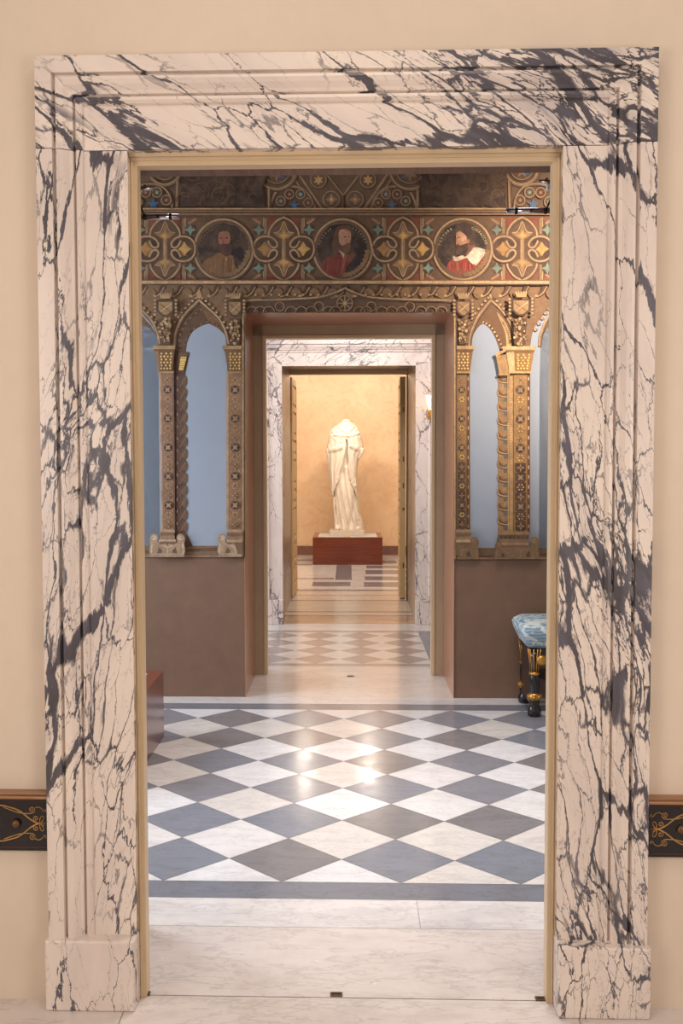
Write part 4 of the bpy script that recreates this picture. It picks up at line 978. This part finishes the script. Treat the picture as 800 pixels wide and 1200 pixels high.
# ------------------------------------------------------------------ statue
def statue():
    e = empty('statue', (-.02, 16.02, .41), label='headless white marble figure in a draped mantle on the wooden plinth', cat='statue')
    b = MB(); b.box(-.275, .255, -.24, .24, 0, .085, M['statue_base']); b.build('slab', e, bevel=.006)
    k = .002294                       # metres for one unit of the close-up
    U = lambda x: (x - 330) * k; V = lambda y: .085 + (860 - y) * k
    def lerp(tab, v):
        for (a, x), (b_, y) in zip(tab[:-1], tab[1:]):
            if a <= v <= b_: return x + (y - x) * (v - a) / (b_ - a)
        return tab[0][1] if v < tab[0][0] else tab[-1][1]
    s = MB()
    # lower garment, from the slab to the waist
    Lf = [(440, 222), (560, 228), (640, 232), (760, 240), (855, 242)]; Rt = [(440, 385), (560, 388), (640, 400), (700, 408), (760, 416), (820, 432), (855, 438)]
    rows, n = 60, 96; vs = []
    for i in range(rows):
        y = 440 + (862 - 440) * i / (rows - 1); l, r = U(lerp(Lf, y)), U(lerp(Rt, y)); cx, wx = (l + r) / 2, (r - l) / 2; dy = .17 + .03 * (y - 440) / 420
        for j in range(n):
            a = 2 * pi * j / n; c_, s_ = cos(a), sin(a)
            X = cx + wx * c_ ; front = max(0, -s_)
            u = (X - cx) / wx
            t = (y - 440) / 420
            f = .030 * (abs(sin(5.2 * (u * 1.0 + 1.15 * t ** 1.5) + .6)) ** .7) + .010 * sin(14 * (u - .55 * t) + 2 * t) + .006 * sin(31 * (u - .4 * t))
            knee = .05 * math.exp(-((u - .35 - .1 * t) ** 2 / .10 + (t - .48) ** 2 / .10))
            f = (f * (.45 + .9 * t)) * (.4 + .6 * front) + knee * front
            hol = .045 * math.exp(-((u + .02) ** 2 / .06 + (t - .12) ** 2 / .035)) * front
            vs.append((cx + (wx + f * .35) * c_, (dy + f - hol) * s_, V(y)))
    s.add(vs, [(i * n + j, (i + 1) * n + j, (i + 1) * n + (j + 1) % n, i * n + (j + 1) % n) for i in range(rows - 1) for j in range(n)] + [tuple(range(n)), tuple(reversed([(rows - 1) * n + j for j in range(n)]))], M['statue'], True)
    # trunk, shoulders and neck stump
    Lf = [(126, 302), (140, 294), (155, 272), (175, 238), (200, 214), (240, 204), (300, 203), (400, 218), (470, 226)]; Rt = [(126, 342), (140, 350), (155, 368), (175, 396), (200, 412), (240, 420), (300, 420), (400, 392), (470, 388)]
    rows = 50; vs = []
    for i in range(rows):
        y = 126 + (470 - 126) * i / (rows - 1); l, r = U(lerp(Lf, y)), U(lerp(Rt, y)); cx, wx = (l + r) / 2, (r - l) / 2; dy = min(.15, .055 + .0016 * (y - 126))
        for j in range(n):
            a = 2 * pi * j / n; f = .006 * sin(9 * a + y * .03)
            vs.append((cx + (wx + f) * cos(a), (dy + f) * sin(a) * 1.0, V(y)))
    s.add(vs, [(i * n + j, (i + 1) * n + j, (i + 1) * n + (j + 1) % n, i * n + (j + 1) % n) for i in range(rows - 1) for j in range(n)] + [tuple(range(n)), tuple(reversed([(rows - 1) * n + j for j in range(n)]))], M['statue'], True)
    # mantle: an outer shell open in front, its two fronts hanging in points
    dpt = [(150, .075), (175, .11), (200, .145), (240, .18), (300, .195), (660, .205)]
    def surf(x, y, lift=0.0):
        u = max(-.98, min(.98, (x - 314) / 112)); return -(lerp(dpt, y) + lift) * sqrt(1 - u * u)
    def shell(sd, inner, outer_tab, hem, ph):
        vs = []; rws, m = 44, 40
        for i in range(rws):
            t = i / (rws - 1)
            for j in range(m):
                q = j / (m - 1)                         # 0 back centre .. 1 front edge
                y = 158 + (hem(q) - 158) * t; D = lerp(dpt, y)
                xo = U(lerp(outer_tab, y)); xi = U(lerp(inner, y)); cxm = U(312)
                # from back centre round the side to the front edge
                ang = pi / 2 + q * (pi * .5 + .5 * pi * .999)
                if q < .5: a = pi / 2 * (1 - q * 2); X = cxm + (xo - cxm) * cos(a); Y = D * .95 * sin(a)
                else:
                    w = (q - .5) * 2; X = xo + (xi - xo) * w; Y = -(D + .01) * (1 - (1 - w) ** 2.2) ** .5 if w > 0 else 0
                    Y -= .014 * sin(w * 17 + t * 5 * sd + ph) * min(1, w * 3) * (.3 + t)
                    Y -= .008 * sin(w * 37 + t * 9) * t
                vs.append((X, Y, V(y)))
        N = len(vs); th = .014
        fs = [(i * m + j, i * m + j + 1, (i + 1) * m + j + 1, (i + 1) * m + j) for i in range(rws - 1) for j in range(m - 1)]
        vi = [(x * .93 + .02 * 0, y * .88, z) for x, y, z in vs]
        rim = [j for j in range(m)] + [i * m + m - 1 for i in range(1, rws)] + [(rws - 1) * m + j for j in range(m - 2, -1, -1)] + [i * m for i in range(rws - 2, 0, -1)]
        fs2 = [tuple(N + q for q in reversed(f)) for f in fs]
        rf = [(rim[i], rim[(i + 1) % len(rim)], N + rim[(i + 1) % len(rim)], N + rim[i]) for i in range(len(rim))]
        s.add(vs + vi, fs + fs2 + rf, M['statue'], True)
    shell(-1, [(158, 322), (215, 322), (300, 318), (360, 306), (400, 300), (470, 272), (545, 262), (640, 240)], [(158, 268), (175, 242), (200, 213), (240, 202), (300, 192), (360, 196), (450, 200), (540, 210), (640, 224)], lambda q: 600 - 40 * max(0, .5 - q) * 2 + (30 - 90 * max(0, q - .72) * 3.2 if q > .5 else 0), 0)
    shell(1, [(158, 322), (215, 322), (300, 336), (380, 338), (470, 340), (540, 346), (600, 372), (650, 392)], [(158, 368), (175, 390), (200, 413), (240, 424), (300, 436), (345, 432), (380, 408), (450, 398), (540, 394), (650, 400)], lambda q: 590 + (-60 + 120 * max(0, 1 - abs(q - .66) * 4) if q > .5 else 0), 1.3)
    # arms folded under the cloth
    def limb(pts, rs): s.tube([(U(x), yy, V(y)) for x, yy, y in pts], rs, M['statue'], 16)
    limb([(266, .0, 182), (244, -.01, 215), (236, -.02, 245), (224, -.06, 305), (230, -.10, 332), (262, -.17, 322), (300, -.195, 306)], [.045, .062, .070, .072, .062, .05, .04])
    limb([(366, .0, 182), (384, -.01, 215), (392, -.02, 245), (404, -.06, 305), (398, -.10, 335), (378, -.17, 314), (345, -.195, 296)], [.045, .062, .070, .072, .062, .05, .04])
    limb([(424, -.07, 320), (416, -.10, 350), (404, -.11, 385)], [.05, .04, .018])
    limb([(203, -.06, 320), (206, -.07, 360), (210, -.05, 440)], [.045, .035, .02])
    # rolled collar, the straight fold across the chest, radiating folds
    col = [(322 + 52 * cos(a), -.02 - .11 * (-sin(a)) if False else -.03 + .085 * -sin(a) * -1 * -1, 172 + 24 * sin(a)) for a in [2 * pi * i / 24 for i in range(25)]]
    s.tube([(U(x), -.13 * sin(a) * 1.0 - .01, V(y)) for (x, _, y), a in zip(col, [2 * pi * i / 24 for i in range(25)])], .026, M['statue'], 12, False)
    limb([(x, surf(x, y, .012), y) for x, y in sm([(268, 165), (296, 198), (326, 208), (350, 198), (376, 168)], 4)], .018)
    limb([(x, surf(x, y, .014), y) for x, y in sm([(236, 228), (285, 232), (330, 235), (372, 230), (408, 214)], 4)], .019)
    for (x0, y0, x1, y1) in ((228, 200, 292, 250), (222, 230, 290, 275), (404, 205, 362, 262), (412, 240, 368, 280), (262, 175, 300, 225), (392, 190, 352, 222)):
        limb([(x, surf(x, y, .004), y) for x, y in sm([(x0, y0), ((x0 + x1) / 2 - 3, (y0 + y1) / 2 + 8), (x1, y1)], 4)], .013)
    # broken neck
    limb([(322, .0, 168), (322, -.005, 122)], [.060, .050])
    # vertical folds of the open mantle edges, zigzagging
    for pts in ([(318, 300), (306, 350), (300, 395), (284, 440), (276, 480), (268, 520), (262, 548)], [(336, 300), (334, 350), (340, 400), (338, 450), (346, 500), (352, 545), (378, 590), (396, 640)], [(285, 330), (262, 420), (244, 500), (232, 590)], [(260, 320), (236, 420), (222, 520), (222, 600)], [(365, 320), (372, 420), (376, 500), (384, 570)], [(350, 310), (354, 400), (358, 480), (366, 540)], [(302, 320), (282, 400), (258, 480), (244, 560)]):
        limb([(x + 2.5 * (i % 2), surf(x, y, .012) - .006 * (i % 2), y) for i, (x, y) in enumerate(pts)], [.010 + .005 * (i % 2) for i in range(len(pts))])
    # long sweeping folds of the skirt
    for pts in ([(268, 545), (280, 640), (300, 740), (326, 850)], [(292, 540), (316, 640), (346, 740), (378, 852)], [(316, 560), (348, 660), (386, 770), (424, 850)], [(248, 560), (256, 660), (266, 760), (276, 852)], [(282, 560), (292, 660), (312, 760), (344, 852)], [(352, 590), (378, 690), (408, 790)], [(236, 640), (244, 740), (252, 850)], [(305, 560), (330, 660), (366, 760), (402, 850)]):
        limb([(x, -.185 - .00006 * (y - 540) + abs(x - 325) * .00075, y) for x, y in sm([p for p in pts], 4)], .0135)
    # feet under the hem
    limb([(262, -.15, 845), (256, -.215, 856)], [.04, .028]); limb([(392, -.15, 846), (404, -.22, 856)], [.042, .03])
    o = s.build('draped_figure', e, fix=True)
    r = o.modifiers.new('fuse', 'REMESH'); r.mode = 'VOXEL'; r.voxel_size = .0085; r.use_smooth_shade = True
    q = o.modifiers.new('soften', 'SMOOTH'); q.factor = .5; q.iterations = 3
statue()
b = MB(); b.box(-.05, .05, -.012, .012, 0, .05, M['label']); b.build('label_card', bevel=.001, label='small cream label card standing on the front of the statue plinth', cat='label').location = (-.03, 15.60, .41)

# ------------------------------------------------------------------ bench with a blue cushion
def bench():
    x0, y0, y1 = 1.055, 6.33, 6.80
    e = empty('upholstered_bench', (x0, y0, 0), label='black and gold bench with blue patterned cushion against the painted wall, right', cat='bench')
    L, D = .95, y1 - y0
    # cushion: domed, sides sloping inwards below
    b = MB(); prof = [(.050, .425), (.040, .432), (.010, .500), (.0, .535), (.012, .562), (.045, .580), (.10, .590)]
    n = 10; rings = []
    def ring(i, z):
        pts = []; r = .05; x_0, x_1, y_0, y_1 = i, L - i, i, D - i
        for cx, cy, a0 in ((x_1 - r, y_1 - r, 0), (x_0 + r, y_1 - r, pi / 2), (x_0 + r, y_0 + r, pi), (x_1 - r, y_0 + r, 3 * pi / 2)):
            for k in range(6): a = a0 + pi / 2 * k / 5; pts.append((cx + r * cos(a), cy + r * sin(a), z))
        return pts
    vs = []; 
    for i, z in prof: vs += ring(i, z)
    m = 24; fs = [(i * m + k, i * m + (k + 1) % m, (i + 1) * m + (k + 1) % m, (i + 1) * m + k) for i in range(len(prof) - 1) for k in range(m)] + [tuple(reversed(range(m))), tuple((len(prof) - 1) * m + k for k in range(m))]
    b.add(vs, fs, M['cushion'], True); b.build('seat_cushion', e)
    b = MB(); b.box(.05, L - .05, .05, D - .05, .385, .425, M['lacquer']); b.box(.06, L - .06, .09, D - .05, .20, .225, M['lacquer']); b.build('seat_frame', e, bevel=.004)
    b = MB(); b.box(.058, .07, .055, D - .055, .08, .385, M['lacquer']); b.build('end_board', e)
    for lx in (.085, L - .085):
        for ly in (.06, D - .06):
            g = MB(); c = (lx, ly, 0)
            g.lathe([(.030, 0), (.040, .006), (.043, .03), (.036, .055), (.030, .07), (.034, .085), (.030, .10), (.026, .12), (.030, .15), (.034, .20), (.031, .25), (.026, .262)], c, M['lacquer'], 20)
            g.lathe([(.022, .26), (.024, .30), (.030, .36), (.036, .40)], c, M['lacquer'], 16)
            leg = g.build('leg', e)
            q = MB()
            for k in range(10):
                a = 2 * pi * k / 10; q.tube([(lx + .024 * cos(a), ly + .024 * sin(a), .265), (lx + .028 * cos(a), ly + .028 * sin(a), .33), (lx + .040 * cos(a), ly + .040 * sin(a), .42)], [.003, .0035, .004], M['gold'], 6)
            q.lathe([(.028, .255), (.035, .262), (.035, .272), (.026, .278)], c, M['gold'], 20)
            q.build('gilt_flutes', leg)
            q = MB(); q.lathe([(.022, .150), (.034, .140), (.040, .118), (.036, .104), (.026, .100)], c, M['gold'], 16)
            for k in range(7):
                a = 2 * pi * k / 7; q.tube([(lx + .036 * cos(a), ly + .036 * sin(a), .13), (lx + .044 * cos(a), ly + .044 * sin(a), .108)], [.009, .003], M['gold'], 6)
            q.build('gilt_acanthus', leg)
            if ly < .2:
                q = MB(); q.lathe([(0, 0), (.030, .0), (.034, .006), (.026, .014), (.012, .020), (.0, .022)], (0, 0, 0), M['gold'], 20)
                o = q.build('gilt_rosette', leg); o.location = (lx + (.035 if lx < .4 else -.035), ly - .045, .355); o.rotation_euler = (radians(90), 0, 0)
bench()

# ------------------------------------------------------------------ wall sconce in the second room
e = empty('wall_sconce', (.765, 9.88, 2.10), label='small lit wall lamp with tapered glass shade right of the far marble doorway', cat='lamp')
b = MB(); b.lathe([(.014, -.005), (.020, .0), (.034, .05), (.046, .13), (.043, .13), (.031, .05), (.016, .004)], (0, -.12, -.06), M['shade'], 20); b.build('lamp_shade', e)
b = MB(); b.tube([(0, .035, -.10), (0, -.05, -.12), (0, -.11, -.10), (0, -.12, -.06)], .006, M['gold'], 8); b.lathe([(.0, -.075), (.012, -.072), (.018, -.062), (.010, -.058)], (0, -.12, 0), M['gold'], 12); b.box(-.02, .02, .028, .038, -.14, -.04, M['gold']); b.build('bracket', e)

# ------------------------------------------------------------------ cross walls a little out of square
done = set()
bpy.context.view_layer.update()
for o in list(S.objects):
    if o.type == 'CAMERA' or o.type == 'LIGHT': continue
    if o.parent is None: o.location.y -= SH * o.location.x
    if o.type == 'MESH' and o.data.name not in done and abs(o.rotation_euler.x) < .01:
        done.add(o.data.name)
        off = 0 
        for v in o.data.vertices: v.co.y -= SH * v.co.x

# ------------------------------------------------------------------ light
def area(name, loc, target, size, power, col, size_y=None, shape='RECTANGLE', spread=None):
    l = bpy.data.lights.new(name, 'AREA'); l.energy = power; l.color = col; l.shape = shape; l.size = size
    if shape in ('RECTANGLE', 'ELLIPSE'): l.size_y = size_y or size
    if spread: l.spread = radians(spread)
    o = bpy.data.objects.new(name, l); COL.objects.link(o); o.location = loc
    o.rotation_euler = (Vector(target) - Vector(loc)).to_track_quat('-Z', 'Y').to_euler(); return o
def spot(name, loc, target, power, col, ang=60, blend=.8, rad=.05):
    l = bpy.data.lights.new(name, 'SPOT'); l.energy = power; l.color = col; l.spot_size = radians(ang); l.spot_blend = blend; l.shadow_soft_size = rad
    o = bpy.data.objects.new(name, l); COL.objects.link(o); o.location = loc
    o.rotation_euler = (Vector(target) - Vector(loc)).to_track_quat('-Z', 'Y').to_euler(); return o
WARM, WARM2, COOL = (1, .84, .68), (1, .82, .62), (.78, .88, 1)
for sx in (-1, 1):
    area('near_room_lamp', (sx * 2.2, .2, 1.75), (sx * .5, 3, 1.1), 1.3, 36, (1, .90, .85), 1.6)
area('near_room_ceiling_lamp', (0, 1.3, 3.8), (0, 1.5, 0), 1.4, 24, (1, .90, .84), 1.0)
area('window_light_painted_room', (RX0 - .25, 5.45, 1.8), (0, 5.6, .6), 1.6, 120, COOL, 2.1)
area('window_light_second_room', (RX0 - .25, 8.87, 1.8), (0, 8.9, .8), 1.4, 70, (.82, .89, 1), 2.1)
spot('mural_spotlight', (2.1, 4.4, 3.3), (1.5, 6.86, 2.55), 760, WARM, 54, 1.0, .06)
area('painted_room_lamp', (.4, 4.5, 3.85), (.3, 4.7, 0), 1.4, 38, (1, .94, .90), 1.4, spread=90)
area('second_room_fill', (.1, 8.0, 3.1), (0, 11.2, .9), .9, 46, (1, .91, .84), 1.0)  # unseen fill, added to light the front edges of the door leaves
for x in (-.65, .29):
    area('statue_lamp', (x, 14.9, 2.97), (x * .3, 16.8, 1.9), .12, 13, WARM2, shape='DISK')
    l = bpy.data.lights.new('statue_bulb', 'POINT'); l.energy = 18; l.color = (1, .88, .74); l.shadow_soft_size = .05
    o = bpy.data.objects.new('statue_bulb', l); COL.objects.link(o); o.location = (x, 14.9, 2.91)
area('doorway_fill', (0, 12.9, 2.95), (0, 12.6, 0), 1.2, 6, WARM2, .8)  # added fill hidden above the door head, brightens the opened left leaf
area('statue_room_lamp', (0, 13.2, 3.8), (0, 16, .8), 2.0, 140, (1, .88, .74), 2.0)

w = bpy.data.worlds.new('world'); S.world = w; w.use_nodes = True
w.node_tree.nodes['Background'].inputs[0].default_value = (.55, .62, .75, 1); w.node_tree.nodes['Background'].inputs[1].default_value = .3
S.view_settings.view_transform = 'Standard'; S.view_settings.look = 'None'; S.view_settings.gamma = 1; S.view_settings.use_curve_mapping = False
S.view_settings.exposure = 0.0
